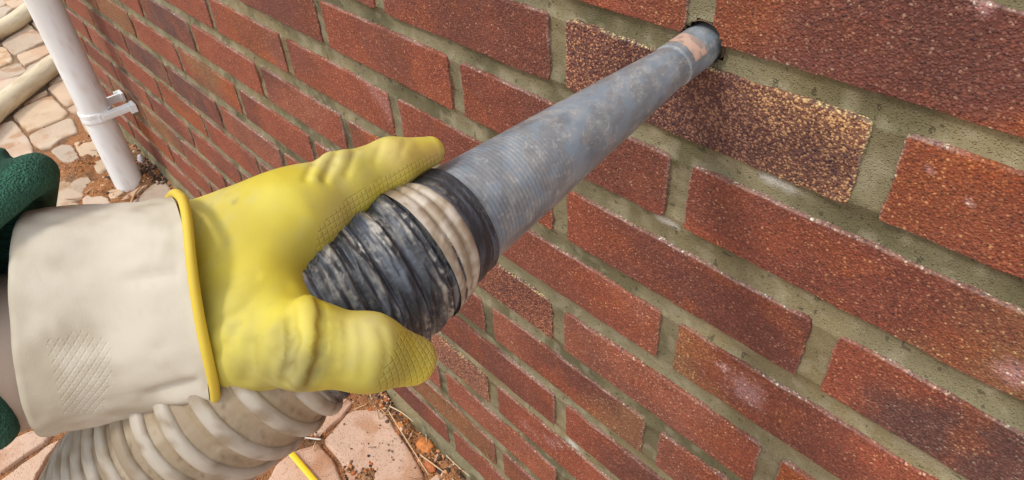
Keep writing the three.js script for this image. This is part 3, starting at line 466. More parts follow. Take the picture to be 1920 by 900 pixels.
{
  const seg = (s0, s1, step) => frames(axisCurve, Math.max(8, Math.round((s1 - s0) / step)), s0 / LEN, s1 / LEN, FWD);
  const black = S(52, 55, 61), slate = S(90, 98, 110), dust = S(156, 153, 146);
  const tapeCol = (sc) => (th, s) => { const [x, y] = cellAt(th), h = s + th / (Math.PI * 2) * 0.0098, ph = (h / 0.0098) % 1; const n = fbm(x * 1.6, y * 1.6, h * 380, 4), m = fbm(x * 3, y * 3, h * 700 + 7, 4), q = fbm(x * 14, y * 14, h * 1000, 3), b = fbm(x * 1.6, y * 1.6, s * 60, 2), crest = Math.exp(-(((ph - 0.22) / 0.16) ** 2)); let c = mix3(black, slate, sstep(0.45, 0.68, n) * 0.75); c = mix3(c, dust, clamp((sstep(0.48, 0.66, m) * (0.25 + 0.75 * crest) + sstep(0.5, 0.64, q) * 0.55 * crest + sstep(0.6, 0.68, q) * 0.3) * sc * sstep(0.25, 0.55, b))); return c; };
  // black band over the start of the cone
  part('tape_band', tube(seg(sBand0 - 0.004, sBand1 + 0.003, 0.0005), 260, (th, s, i) => 0.0257 + 0.0004 * fbm(Math.cos(th) * 4, Math.sin(th) * 4, s * 300, 3) - (i === 0 ? 0.0016 : 0) + 0.0006 * sstep(0.004, 0.012, s), tapeCol(0.3)), M.tape, hoseT, 'black tape band over the nozzle end');
  // cream hose ribs left bare between the tapes
  const ringCol = (th, s) => { const [x, y] = cellAt(th), n = fbm(x * 5, y * 5, s * 160, 4), m = fbm(x * 14, y * 14, s * 500, 3); let c = mix3(S(196, 188, 174), S(164, 150, 130), sstep(0.4, 0.65, n)); return mix3(c, S(150, 132, 108), sstep(0.58, 0.7, m) * 0.6); };
  const rl = sRing1 - sBand1; part('hose_end', tube(seg(sBand1, sRing1 + 0.004, 0.0006), 110, (th, s) => { const u = (s - 0.0008 * Math.sin(th)) / rl * 2.0; const w = Math.abs(Math.sin(clamp(u, 0, 2.6) * Math.PI)); return 0.0256 + 0.0019 * Math.pow(w, 0.55) + (fbm(Math.cos(th) * 4, Math.sin(th) * 4, s * 200, 2) - 0.5) * 0.0012 + 0.0009 * u; }, ringCol), M.hose, hoseT, 'cream ribbed hose end between two runs of black tape');
  // long black tape wrap
  part('tape_wrap', tube(seg(sRing1, sTape1, 0.0004), 300, (th, s, i) => { const h = s + th / (Math.PI * 2) * 0.0098, ph = (h / 0.0098) % 1, [x, y] = cellAt(th); const fold = 1 - Math.abs(2 * fbm(x * 1.1 + 3, y * 1.1, h * 240, 3) - 1) * 1.8, edge = sstep(0.0, 0.14, ph) * (1 - 0.8 * sstep(0.2, 1, ph)); const end = sstep(sTape1 - sRing1, sTape1 - sRing1 - 0.006, s); return 0.0277 + 0.0016 * sstep(0, 0.02, s) + 0.0022 * edge + 0.0022 * (fold - 0.6) * sstep(0, 0.004, s) * end - 0.0012 * (1 - end) - (s < 0.0015 ? 0.0012 : 0) + (fbm(x * 6, y * 6, s * 300, 2) - 0.5) * 0.0005; }, tapeCol(1.5)), M.tape, hoseT, 'dusty wrinkled black tape wound round the hose');
  // soft wall of the hose, bulging between the turns of a rigid spiral that stands proud of it
  const PIT = 0.0098, s1 = Math.min(LEN, sTape1 + 0.34), frA = seg(sTape1 - 0.004, s1, 0.0008), frB = seg(s1 - 0.006, LEN, 0.0035);
  const wallR = (th, s) => { const ph = ((s / PIT + th / (Math.PI * 2)) % 1 + 1) % 1; return 0.0282 + 0.0016 * Math.pow(Math.abs(Math.sin((ph - 0.5) * Math.PI)), 0.6) + (fbm(Math.cos(th) * 5, Math.sin(th) * 5, s * 150, 2) - 0.5) * 0.0005; };
  const hoseM = part('hose', mergeGeometries([tube(frA, 120, wallR, hoseColour()), tube(frB, 40, wallR, hoseColour())]), M.hose, hoseT, 'cream corrugated hose spotted with dirt');
  const spiral = (fr, turnSeg, rr, ring) => {
    const acc = [0]; for (let k = 1; k < fr.length; k++) acc.push(acc[k - 1] + fr[k].p.distanceTo(fr[k - 1].p)); const L = acc[acc.length - 1], st = L / (fr.length - 1);
    const n = Math.floor((L - PIT) / PIT * turnSeg), pt = (k, rad) => { const phi = k / turnSeg * Math.PI * 2, ss = Math.min(L, phi / (Math.PI * 2) * PIT), f = ss / st, a = Math.min(fr.length - 2, Math.floor(f)), u = f - a, A = fr[a], B = fr[a + 1]; const p = A.p.clone().lerp(B.p, u), N = A.N.clone().lerp(B.N, u).normalize(), Bi = A.B.clone().lerp(B.B, u).normalize(), T = A.T; return { p, out: N.multiplyScalar(Math.cos(phi)).addScaledVector(Bi, -Math.sin(phi)), T, ss, phi }; };
    return gridGeo(n, ring, (k, j) => { const q = pt(k), a = j / ring * Math.PI * 2, w = 1 + 0.15 * (noise3(k * 0.09, 3, 7) - 0.5), p = q.p.addScaledVector(q.out, 0.0284 + 0.0014 + Math.cos(a) * rr * w).addScaledVector(q.T, Math.sin(a) * rr * 1.35); const m = fbm(p.x * 160, p.y * 160, p.z * 160, 3), c = mix3(S(184, 176, 162), S(136, 118, 94), sstep(0.44, 0.66, m) * 0.8); return [p.x, p.y, p.z, k * 0.01, j * 0.02, c[0], c[1], c[2]]; }, false, true);
  };
  part('spiral_rib', mergeGeometries([spiral(frA, 72, 0.0022, 10), spiral(frB, 28, 0.0022, 6)]), M.hose, hoseM, 'rigid pale spiral rib of the hose');
}

// ================================================================== ARM AND GLOVE
const person = thing('person', 'left arm in dark green fleece and a yellow rubber glove with turned-back cream cuff', 'person');
{
  const P = (x, y, d, r) => ({ p: at(x, y, d), r: r / 1000 });
  const chain = (pts, k) => ({ pts, k });
  const wristU = P(345, 488, 0.241, 18.0), wristL = P(372, 643, 0.244, 18.8);
  const idx = [P(548, 406, 0.2405, 16.6), P(640, 350, 0.2535, 12.6), P(735, 305, 0.268, 10.2), P(806, 284, 0.279, 6.6)];
  const thumb = [P(484, 630, 0.2245, 15.8), P(576, 648, 0.2085, 13.0), P(688, 660, 0.213, 11.8), P(772, 675, 0.2255, 8.6)];
  const bones = [];
  const link = (a, b, k = 0.008) => bones.push([a.p, b.p, a.r, b.r, k]);
  link(wristU, idx[0], 0.008); link(wristL, thumb[0], 0.008); link(wristU, wristL, 0.010);
  link(P(215, 500, 0.238, 16), wristU, 0.003); link(P(225, 650, 0.234, 15), wristL, 0.003);
  link(P(440, 480, 0.238, 17), P(462, 596, 0.228, 15.5), 0.014);
  link(P(390, 565, 0.239, 17), P(455, 545, 0.230, 16), 0.014);
  link(P(470, 450, 0.236, 13), P(496, 560, 0.222, 10), 0.014);
  link(thumb[0], thumb[1], 0.008); link(thumb[1], thumb[2], 0.004); link(thumb[2], thumb[3], 0.004);
  link(idx[0], idx[1], 0.008); link(idx[1], idx[2], 0.004); link(idx[2], idx[3], 0.004);
  // the other fingers close round the far side of the hose
  const fingers = [[sAt(640, 570), 9.6, 1.0], [sAt(585, 607), 9.4, 0.95], [sAt(530, 650), 8.4, 0.85]];
  fingers.forEach(([s, r, len], n) => {
    const t = s / LEN, c = axisCurve.getPointAt(t), ax = axisCurve.getTangentAt(t), out = at(pix(c)[0] - 0.62 * 100, pix(c)[1] - 0.79 * 100, pix(c)[2]).sub(c); out.addScaledVector(ax, -out.dot(ax)).normalize();
    let away = FWD.clone(); away.addScaledVector(ax, -away.dot(ax)).addScaledVector(out, -away.dot(out)).normalize();
    const R0 = 0.030 + r / 1000, pt = (deg, rr = R0) => c.clone().addScaledVector(out, Math.cos(deg * Math.PI / 180) * rr).addScaledVector(away, Math.sin(deg * Math.PI / 180) * rr);
    const J = [{ p: pt(8, R0 + 0.006), r: (r + 3.5) / 1000 }, { p: pt(52 * len + 8), r: (r + 1) / 1000 }, { p: pt(88 * len + 5), r: r / 1000 }, { p: pt(118 * len), r: (r - 1.8) / 1000 }];
    link(P(430, 490, 0.246, 9), J[0], 0.005); for (let i = 0; i < 3; i++) link(J[i], J[i + 1], 0.004);
  });
  const baseSdf = p => { let d = 1; for (const [a, b, ra, rb, k] of bones) d = smin(d, capsule(p, a, b, ra, rb), k); return d; };
  const hit = (x, y) => { const o = EYE, r = ray(x, y), l = r.length(); r.normalize(); let t = 0.12; for (let i = 0; i < 80; i++) { const p = o.clone().addScaledVector(r, t), d = baseSdf(p); if (d < 0.0002) return p; t += d * 0.8; if (t > 0.6) break; } return null; };
  // folds of the rubber: ridges stand up, creases cut in
  const ridges = [], creases = [];
  const along = (list, pts, w, amp) => { const q = pts.map(([x, y]) => hit(x, y)).filter(Boolean); for (let i = 0; i < q.length - 1; i++) if (q[i].distanceTo(q[i + 1]) < 0.03) list.push([q[i], q[i + 1], w, amp]); };
  const f1 = [[582, 568], [588, 610], [586, 650], [577, 690], [566, 712]];
  along(ridges, f1.map(([x, y]) => [x - 8, y]), 0.0040, -0.0034); along(ridges, [[520, 640], [520, 670], [512, 714]], 0.0044, -0.0006);
  along(ridges, f1.map(([x, y]) => [x + 15, y + 2]), 0.0018, 0.0024); along(ridges, [[546, 590], [550, 640], [542, 690], [536, 716]], 0.0024, 0.0024); along(ridges, [[512, 624], [516, 660], [506, 714]], 0.0026, 0.0012); along(ridges, [[470, 650], [470, 680], [460, 716]], 0.0026, 0.0010);
  along(ridges, [[676, 612], [684, 655], [678, 708]], 0.0018, 0.0003); along(ridges, [[714, 618], [726, 660], [716, 712]], 0.0016, 0.0004); along(ridges, [[648, 604], [654, 650], [650, 704]], 0.0020, 0.0003); along(ridges, [[620, 590], [628, 640], [620, 700]], 0.0024, 0.0003);
  along(ridges, [[590, 330], [604, 304], [614, 290]], 0.0032, -0.0010); along(ridges, [[622, 332], [640, 296], [646, 282]], 0.0026, -0.0006); along(ridges, [[574, 334], [588, 306], [592, 298]], 0.0016, 0.0010); along(ridges, [[608, 336], [624, 304], [630, 288]], 0.0016, 0.0010); along(ridges, [[650, 326], [666, 284], [670, 270]], 0.0016, 0.0007); along(ridges, [[704, 300], [714, 270], [716, 262]], 0.0016, 0.0005); along(ridges, [[752, 286], [762, 262]], 0.0016, 0.0004);
  along(ridges, [[395, 606], [440, 592], [470, 566]], 0.0018, 0.0007); along(ridges, [[400, 664], [428, 644], [446, 612]], 0.0018, 0.0008); along(ridges, [[380, 520], [430, 528], [476, 520]], 0.0022, 0.0005); along(ridges, [[470, 560], [500, 540], [536, 536]], 0.0030, 0.0006);
  const sdf = p => {
    let d = baseSdf(p); if (d > 0.008) return d;
    let e = 0; for (const [a, b, w, h] of ridges) { const q = capsule(p, a, b, 0, 0) / w; if (q < 2.4) { const v = h * Math.exp(-q * q); if (Math.abs(v) > Math.abs(e) || v * e < 0) e = v * e < 0 ? e + v : v; } }
    return d + e + (fbm(p.x * 60, p.y * 60, p.z * 60, 2) - 0.5) * 0.0010;
  };
  let min = V3(9, 9, 9), max = V3(-9, -9, -9); for (const [a, b, ra, rb] of bones) for (const [q, r] of [[a, ra], [b, rb]]) { min.min(q.clone().subScalar(r + 0.006)); max.max(q.clone().addScalar(r + 0.006)); }
  const yel = S(216, 204, 78), yel2 = S(206, 190, 58), pale = S(222, 214, 120), grime = S(140, 132, 84), dustc = S(206, 196, 150);
  const smears = [[440, 378, 0.0016, grime, 0.6], [610, 300, 0.010, dustc, 0.5], [700, 270, 0.012, dustc, 0.35], [660, 300, 0.010, grime, 0.28], [740, 700, 0.012, grime, 0.5], [600, 560, 0.010, dustc, 0.5], [570, 460, 0.010, grime, 0.35], [500, 700, 0.016, grime, 0.55], [545, 690, 0.010, grime, 0.6], [400, 560, 0.010, grime, 0.2], [640, 400, 0.012, S(180, 168, 130), 0.4], [450, 720, 0.014, grime, 0.4], [770, 285, 0.010, S(206, 170, 110), 0.35], [820, 290, 0.006, S(190, 150, 110), 0.5], [690, 610, 0.010, dustc, 0.5], [560, 690, 0.006, grime, 0.5], [430, 590, 0.012, grime, 0.22], [480, 400, 0.014, grime, 0.16], [660, 700, 0.012, grime, 0.35]].map(([x, y, r, c, w]) => [hit(x, y), r, c, w]).filter(q => q[0]);
  const colour = p => {
    const a = fbm(p.x * 45, p.y * 45, p.z * 45, 3), b = fbm(p.x * 150, p.y * 150, p.z * 150, 3), e = fbm(p.x * 420, p.y * 420, p.z * 420, 2);
    let c = mix3(yel, yel2, sstep(0.45, 0.68, a)); c = mix3(c, pale, sstep(0.58, 0.74, b) * 0.3); const g2 = fbm(p.x * 30 + 7, p.y * 30, p.z * 30, 4); c = mix3(c, dustc, sstep(0.42, 0.72, g2) * 0.3); c = mix3(c, grime, sstep(0.58, 0.78, e) * 0.22 * sstep(0.4, 0.6, g2) + sstep(0.55, 0.8, b) * 0.16);
    for (const [q, r, sc, w] of smears) { const d = p.distanceTo(q) / r; if (d < 1.5) c = mix3(c, sc, w * sstep(1.4, 0.2, d * (0.55 + 0.9 * b))); } return c;
  };
  const u1 = idx[3].p.clone().sub(idx[0].p).normalize(), u2 = thumb[3].p.clone().sub(thumb[1].p).normalize(), view = EYE.clone().sub(thumb[2].p).normalize();
  const v1 = u1.clone().cross(view).normalize(), v2 = u2.clone().cross(view).normalize();
  const uvOf = p => [p.dot(u2) / 0.024, p.dot(v2) / 0.024];
  const full = surfaceNets(sdf, min, max, 0.0013, colour, uvOf);
  // gripping faces: end of the thumb, inner side of the index finger
  const thumbPad = [[748, 622], [738, 660], [712, 708], [700, 740], [840, 740], [840, 620]], idxPad = [[590, 470], [600, 425], [650, 372], [720, 330], [790, 296], [830, 288], [850, 330], [700, 430], [600, 500]];
  const [skinFaces, padFaces] = splitFaces(full, (c, n) => { const [x, y, z] = pix(c); if (n.dot(view) < -0.1) return false; return (inPoly(thumbPad, x, y) && z < 0.25) || (inPoly(idxPad, x, y) && z < 0.3); });
  const glove = part('glove', skinFaces, M.glove, person, 'yellow rubber glove, thumb and index finger round the hose');
  part('grip_pad', padFaces, M.grip, glove, 'diamond pattern of the gripping faces');

  // turned-back cuff: cream lining outside, rolled yellow rim on the hand side
  const ring = (cx, cy, d, tx, ty, bx, by, nearMm, dx) => { const c = at(cx, cy, d), top = at(tx, ty, d), bot = at(bx, by, d), Vv = top.clone().sub(bot).multiplyScalar(0.5), mid = top.clone().add(bot).multiplyScalar(0.5); const D = EYE.clone().sub(mid).normalize().multiplyScalar(nearMm / 1000).addScaledVector(RIGHT, dx * d / F); return { c: mid, Vv, D }; };
  const rg = [ring(0, 0, 0.232, 318, 375, 380, 759, 32, 18), ring(0, 0, 0.231, 262, 383, 300, 769, 31, 10), ring(0, 0, 0.230, 195, 389, 215, 786, 29, -4), ring(0, 0, 0.228, 125, 394, 140, 806, 30, -22), ring(0, 0, 0.226, 70, 400, 96, 812, 30, -44)];
  const crv = (list, key) => new THREE.CatmullRomCurve3(list.map(q => q[key]));
  const smoothRings = list => { const cs = ['c', 'Vv', 'D'].map(k => crv(list, k)); return t => { const u = clamp(t); return { c: cs[0].getPoint(u), Vv: cs[1].getPoint(u), D: cs[2].getPoint(u) }; }; };
  const lerpRing = smoothRings(rg);
  const ringPt = (R, th, grow) => { const cs = Math.cos(th), sn = Math.sin(th), e = 0.86, f = v => Math.sign(v) * Math.pow(Math.abs(v), e); const q = R.Vv.clone().multiplyScalar(f(cs)).addScaledVector(R.D, f(sn)); const l = q.length(); return R.c.clone().addScaledVector(q, (l + grow) / l); };
  const cream = S(201, 195, 180), cream2 = S(182, 174, 156), soil = S(176, 164, 138), axis = rg[0].c.clone().sub(rg[4].c).normalize();
  const nL = 110, nT = 150, fold = 14;
  const cuffG = gridGeo(nL + fold, nT, (i, j) => {
    const th = j / nT * Math.PI * 2, t = Math.min(1, i / nL), R = lerpRing(t); let g = 0.0006;
    const cs = Math.cos(th), sn = Math.sin(th), n = fbm(cs * 2.6 + 5, sn * 2.6, t * 2.4, 3), w = fbm(cs * 3.6, sn * 3.6 + 9, t * 3.5, 3);
    const taper = sstep(0, 0.08, t);
    g += ((n - 0.5) * 0.0035 + (w - 0.5) * 0.0012) * taper;
    // long soft folds running along the cuff
    g -= 0.0016 * Math.exp(-(((th - 1.35) / 0.06) ** 2)) * sstep(0.04, 0.12, t) * sstep(0.5, 0.3, t); g -= 0.0018 * Math.exp(-(((th - 2.25 - 0.4 * t) / 0.07) ** 2)) * sstep(0.02, 0.08, t) * sstep(0.4, 0.25, t); g += 0.0016 * Math.exp(-(((th - 2.5) / 0.10) ** 2)) * sstep(0.3, 0.15, t);
    let off = 0; if (i > nL) { const a = (i - nL) / fold * Math.PI * 0.9; g -= 0.0028 * (1 - Math.cos(a)); off = -0.0028 * Math.sin(a); if (i > nL + fold - 3) { g -= 0.002; off += 0.012 * (i - nL - fold + 3) / 3; } }
    const q = ringPt(R, th, g).addScaledVector(axis, off), m = fbm(q.x * 45, q.y * 45, q.z * 45, 4), e = fbm(q.x * 220, q.y * 300, q.z * 300, 2);
    let c = mix3(cream, cream2, sstep(0.42, 0.62, m)); c = mix3(c, soil, sstep(0.6, 0.8, e) * 0.14 + sstep(0.45, 0.75, m) * 0.16); return [q.x, q.y, q.z, q.dot(axis) / 0.021, th * 0.033 / 0.021, ...c];
  }, false, true);
  const patchPx = [[85, 640], [150, 618], [205, 640], [212, 690], [190, 775], [120, 775], [100, 700]];
  const [cuffA, cuffB] = splitFaces(cuffG, (c, n) => { const [x, y, z] = pix(c); return inPoly(patchPx, x, y) && z < 0.225; });
  const cuff = part('cuff', cuffA, M.cuff, glove, 'cream lining of the turned-back cuff'); part('cuff_grip', cuffB, M.cuffGrip, glove, 'embossed diamonds on the cream cuff');
  const rimPts = []; for (let j = 0; j < 90; j++) rimPts.push(ringPt(rg[0], j / 90 * Math.PI * 2, 0.0012 + 0.0006 * noise3(j * 0.4, 2, 3)).addScaledVector(axis, 0.001 + 0.0012 * Math.sin(j * 0.21)));
  const rimFr = frames(new THREE.CatmullRomCurve3(rimPts, true), 260);
  part('cuff_rim', tube(rimFr, 16, () => 0.0016, () => S(216, 190, 66)), M.glove, glove, 'rolled yellow rim of the cuff');

  // forearm, upper arm (skin) and the fleece sleeve
  const elbow = at(345, 570, 0.24).addScaledVector(RIGHT, -0.26).addScaledVector(FWD, -0.02).addScaledVector(DOWN, 0.035), shoulder = elbow.clone().add(V3(0.12, 0.16, 0.22));
  const armB = [[at(150, 610, 0.236), at(20, 660, 0.232), 0.0235, 0.0245], [at(20, 660, 0.232), elbow, 0.0245, 0.034], [elbow, shoulder, 0.04, 0.046]];
  const armS = p => { let d = 1; for (const [a, b, ra, rb] of armB) d = smin(d, capsule(p, a, b, ra, rb), 0.012); return d + (fbm(p.x * 60, p.y * 60, p.z * 60, 2) - 0.5) * 0.001; };
  const mn = V3(9, 9, 9), mx = V3(-9, -9, -9); for (const [a, b, ra, rb] of armB) for (const [q, r] of [[a, ra], [b, rb]]) { mn.min(q.clone().subScalar(r + 0.008)); mx.max(q.clone().addScalar(r + 0.008)); }
  part('arm', surfaceNets(armS, mn, mx, 0.004, p => { const n = fbm(p.x * 70, p.y * 70, p.z * 70, 3); return mix3(S(182, 164, 148), S(168, 146, 130), n); }, p => [p.x / 0.1, (p.y + p.z) / 0.1]), M.skin, person, 'bare forearm inside the sleeve');
  // sleeve: slanted opening with a thick rolled hem, running back over the elbow
  const sv = (cx, cy, d, tx, ty, bx, by, nearMm, dx) => ring(cx, cy, d, tx, ty, bx, by, nearMm, dx);
  const open = sv(0, 0, 0.226, 62, 286, -26, 850, 40, -10), s2 = sv(0, 0, 0.224, -100, 280, -160, 860, 42, -20);
  const ua = shoulder.clone().sub(elbow).normalize(), fa = RIGHT.clone().negate(), perp = (a, v, r) => v.clone().addScaledVector(a, -v.dot(a)).normalize().multiplyScalar(r), upv = DOWN.clone().negate(), nearv = FWD.clone().negate();
  const mk4 = (c, a, r1, r2) => ({ c, Vv: perp(a, upv, r1), D: perp(a, upv.clone().cross(a).multiplyScalar(upv.clone().cross(a).dot(nearv) > 0 ? 1 : -1), r2) });
  const e3 = mk4(elbow.clone().addScaledVector(fa, -0.07), fa, 0.056, 0.048), e4 = mk4(elbow.clone(), fa.clone().add(ua).normalize(), 0.062, 0.056), e45 = mk4(elbow.clone().addScaledVector(ua, 0.09), ua, 0.062, 0.06), e5 = mk4(shoulder.clone(), ua, 0.07, 0.068);
  const SR = [open, s2, e3, e4, e45, e5]; const lerpS = smoothRings(SR);
  const outAx = open.c.clone().sub(s2.c).normalize(), green = S(64, 122, 102), green2 = S(50, 102, 84), hem = 22, nS = 120;
  const sleeveG = gridGeo(nS + hem, 140, (i, j) => {
    const th = j / 140 * Math.PI * 2, cs = Math.cos(th), sn = Math.sin(th); let t, g = 0, off = 0;
    if (i < hem) { const a = (hem - i) / hem * Math.PI; t = 0; const r = 0.0085; g = -r * (1 - Math.cos(a)) * 1.0; off = r * Math.sin(a) * 1.2; if (i < 4) { off -= 0.010 * (4 - i); } } else t = (i - hem) / nS;
    if (i > nS + hem - 8) g -= 0.062 * ((i - nS - hem + 8) / 8) ** 2;
    const R = lerpS(t), n = fbm(cs * 1.7 + 2, sn * 1.7, t * 9, 3), w = fbm(cs * 3, sn * 3, t * 22 + 4, 2); g += ((n - 0.5) * 0.016 + (w - 0.5) * 0.006) * sstep(0, 0.06, t + (i < hem ? 0.02 : 0.03));
    const slant = -0.024 * Math.pow(Math.max(0, sn), 3) * sstep(0.2, 0, t);
    const q = ringPt(R, th, g).addScaledVector(outAx, off + slant), m = fbm(q.x * 90, q.y * 90, q.z * 90, 3); const c = mix3(green, green2, m);
    return [q.x, q.y, q.z, t * 0.5 / 0.06 + (i < hem ? -(hem - i) * 0.0012 / 0.06 : 0), th * 0.045 / 0.06, ...c];
  }, true, true);
  part('sleeve', sleeveG, M.fleece, person, 'dark green fleece sleeve with a thick soft hem');
}

// ================================================================== HOSE LYING ON THE PAVING
{
  const hy = G + 0.033, p = (x, y) => onY(x, y, hy);
  const near = [p(205, 45), p(105, 118), p(50, 160), p(0, 200)], far = [p(0, 55), p(62, 14), p(140, -42)];
  const dA = near[3].clone().sub(near[2]).normalize();
  const pts = [near[0].clone().add(V3(-0.35, 0, -0.5)), ...near, near[3].clone().addScaledVector(dA, 0.4), near[3].clone().add(V3(-0.1, 0, 0.9)), far[0].clone().add(V3(-0.1, 0, 1.0)), far[0].clone().add(V3(0.05, 0, 0.35)), far[0], far[1], far[2], far[2].clone().add(V3(-0.4, 0, -0.5))];
  const cv = new THREE.CatmullRomCurve3(pts, false, 'centripetal'), L = cv.getLength(), fr = frames(cv, 1500);
  const b1 = S(212, 198, 168), b2 = S(192, 174, 142);
  const g = tube(fr, 32, (th, s) => 0.0325 + 0.0009 * Math.sin(s / 0.0095 * Math.PI * 2 + th), (th, s) => { const [x, y] = cellAt(th), n = fbm(x * 3, y * 3, s * 18, 4); return mix3(b1, b2, sstep(0.4, 0.7, n)); });
  single('loose_hose', g, M.hose, 'beige finely ribbed hose lying looped across the paving behind the downpipe', 'hose');
}

// ================================================================== LITTER ON THE PAVING
const stem = (pts, r, c, r1 = r) => { const cv = pts.length > 2 ? new THREE.CatmullRomCurve3(pts) : new THREE.LineCurve3(pts[0], pts[1]); const fr = frames(cv, 20); return tube(fr, 7, (th, s, i) => mix(r, r1, i / 20) * (i === 0 || i === 20 ? 0.35 : 1), (th, s) => mix3(c, c.map(v => v * 0.7), noise3(s * 300, th, 3))); };
const lie = (x, y, h) => { const p = onY(x, y, G + h); return p; };
{
  const straw = S(222, 196, 160), dry = S(190, 150, 112), twig = S(120, 86, 62);
  const list = [
    [[[728, 770], [762, 825], [805, 892]], 0.0011, straw, 0.004, 'long straight straw along the edge of the largest pink paver'],
    [[[730, 761], [754, 774], [779, 794]], 0.0013, straw, 0.008, 'pale straw lying against the mortar foot of the wall'],
    [[[787, 852], [820, 876], [853, 902]], 0.0012, straw, 0.006, 'pale straw crossing the orange sand beside the wall'],
    [[[836, 853], [858, 874], [882, 894]], 0.0010, straw, 0.012, 'thin straw tucked under the mortar foot of the wall'],
    [[[598, 818], [612, 803], [629, 788]], 0.0013, S(214, 180, 150), 0.004, 'short thick stalk beside the corrugated hose'],
    [[[624, 778], [640, 760], [656, 745]], 0.0008, twig, 0.004, 'thin dark twig lying in a paving joint near the black tape'],
    [[[586, 846], [589, 836], [592, 828]], 0.0010, straw, 0.004, 'tiny pale stub beside the yellow plastic strip'],
    [[[160, 363], [186, 344], [216, 326]], 0.0030, dry, 0.006, 'dry twig pointing at the foot of the downpipe'],
    [[[244, 385], [254, 362], [266, 348]], 0.0032, S(206, 164, 120), 0.008, 'curved dry stalk standing off the foot of the downpipe'],
    [[[122, 371], [136, 372], [149, 371]], 0.0026, S(206, 176, 150), 0.004, 'short pale stalk beside the green sleeve'],
    [[[552, 835], [553, 826], [556, 820]], 0.0010, straw, 0.006, 'pale stub at the bend of the white clip'],
  ];
  for (const [q, r, c, h, label] of list) single('dry_stalk', stem(q.map(([x, y], i) => lie(x, y, h + (i % 2) * 0.001)), r, c, r * 0.7), M.stalk, label, 'stalk', 'dry stalks on the paving');
  single('white_clip', stem([lie(553, 822, 0.008), lie(558, 820, 0.010), lie(602, 824, 0.008)], 0.0013, S(236, 232, 228)), M.white, 'small bent white clip beside the corrugated hose', 'clip');
  // flat yellow strip with square end
  const a = lie(544, 846, 0.012), b = lie(660, 985, 0.006), d = b.clone().sub(a).normalize(), w = d.clone().cross(V3(0, 1, 0)).normalize();
  const sh = new THREE.Shape(); sh.moveTo(-0.0042, -0.0016); sh.lineTo(0.0042, -0.0016); sh.quadraticCurveTo(0.005, 0, 0.0042, 0.0016); sh.quadraticCurveTo(0, 0.0034, -0.0042, 0.0016); sh.quadraticCurveTo(-0.005, 0, -0.0042, -0.0016);
  const g = new THREE.ExtrudeGeometry(sh, { depth: a.distanceTo(b), bevelEnabled: false, curveSegments: 8 }); const m4 = new THREE.Matrix4().makeBasis(w, V3(0, 1, 0), w.clone().cross(V3(0, 1, 0))); if (m4.determinant() < 0) m4.makeBasis(w.negate(), V3(0, 1, 0), d);
  const zc = V3().setFromMatrixColumn(m4, 2); g.applyMatrix4(m4.setPosition(zc.dot(d) > 0 ? a : b));
  single('plastic_strip', tint(g, S(240, 208, 40)), M.yellow, 'bright yellow plastic strip lying on the paving', 'strip');
  // rounded lumps of orange clay beside the wall
  const lump = (x, y, rx, rz, hgt, c, seed, label) => { const p = onY(x, y, G), g2 = new THREE.IcosahedronGeometry(1, 4), q = g2.attributes.position, col = []; for (let i = 0; i < q.count; i++) { const X = q.getX(i), Y = q.getY(i), Z = q.getZ(i), n = 0.8 + 0.4 * fbm(X * 2 + seed, Y * 2, Z * 2, 3); q.setXYZ(i, p.x + X * rx * n, G - 0.001 + Y * hgt * n, p.z + Z * rz * n); const m = fbm(X * 5 + seed, Y * 5, Z * 5, 3); col.push(...mix3(c, c.map(v => v * 0.6), sstep(0.45, 0.7, m))); } g2.setAttribute('color', new THREE.Float32BufferAttribute(col, 3)); g2.computeVertexNormals(); single('clay_lump', mergeVertices(g2), M.stalk, label, 'clay', 'clay lumps along the wall foot'); };
  const oc = S(206, 128, 66);
  lump(758, 798, 0.013, 0.011, 0.012, oc, 1, 'smooth orange clay lump between two straws at the wall foot');
  lump(797, 838, 0.017, 0.013, 0.013, oc, 5, 'larger smooth orange clay lump beside the straw crossing'); lump(806, 874, 0.012, 0.009, 0.006, S(190, 112, 66), 9, 'dull orange clay lump below the straw crossing'); lump(848, 880, 0.011, 0.008, 0.006, S(206, 140, 84), 13, 'small pale orange clay lump under the thin straw');
  // pale quartz pebble in the dark debris behind the pipe foot
  lump(266, 301, 0.009, 0.009, 0.022, S(214, 214, 220), 21, 'white pebble in the dark debris behind the downpipe');
}
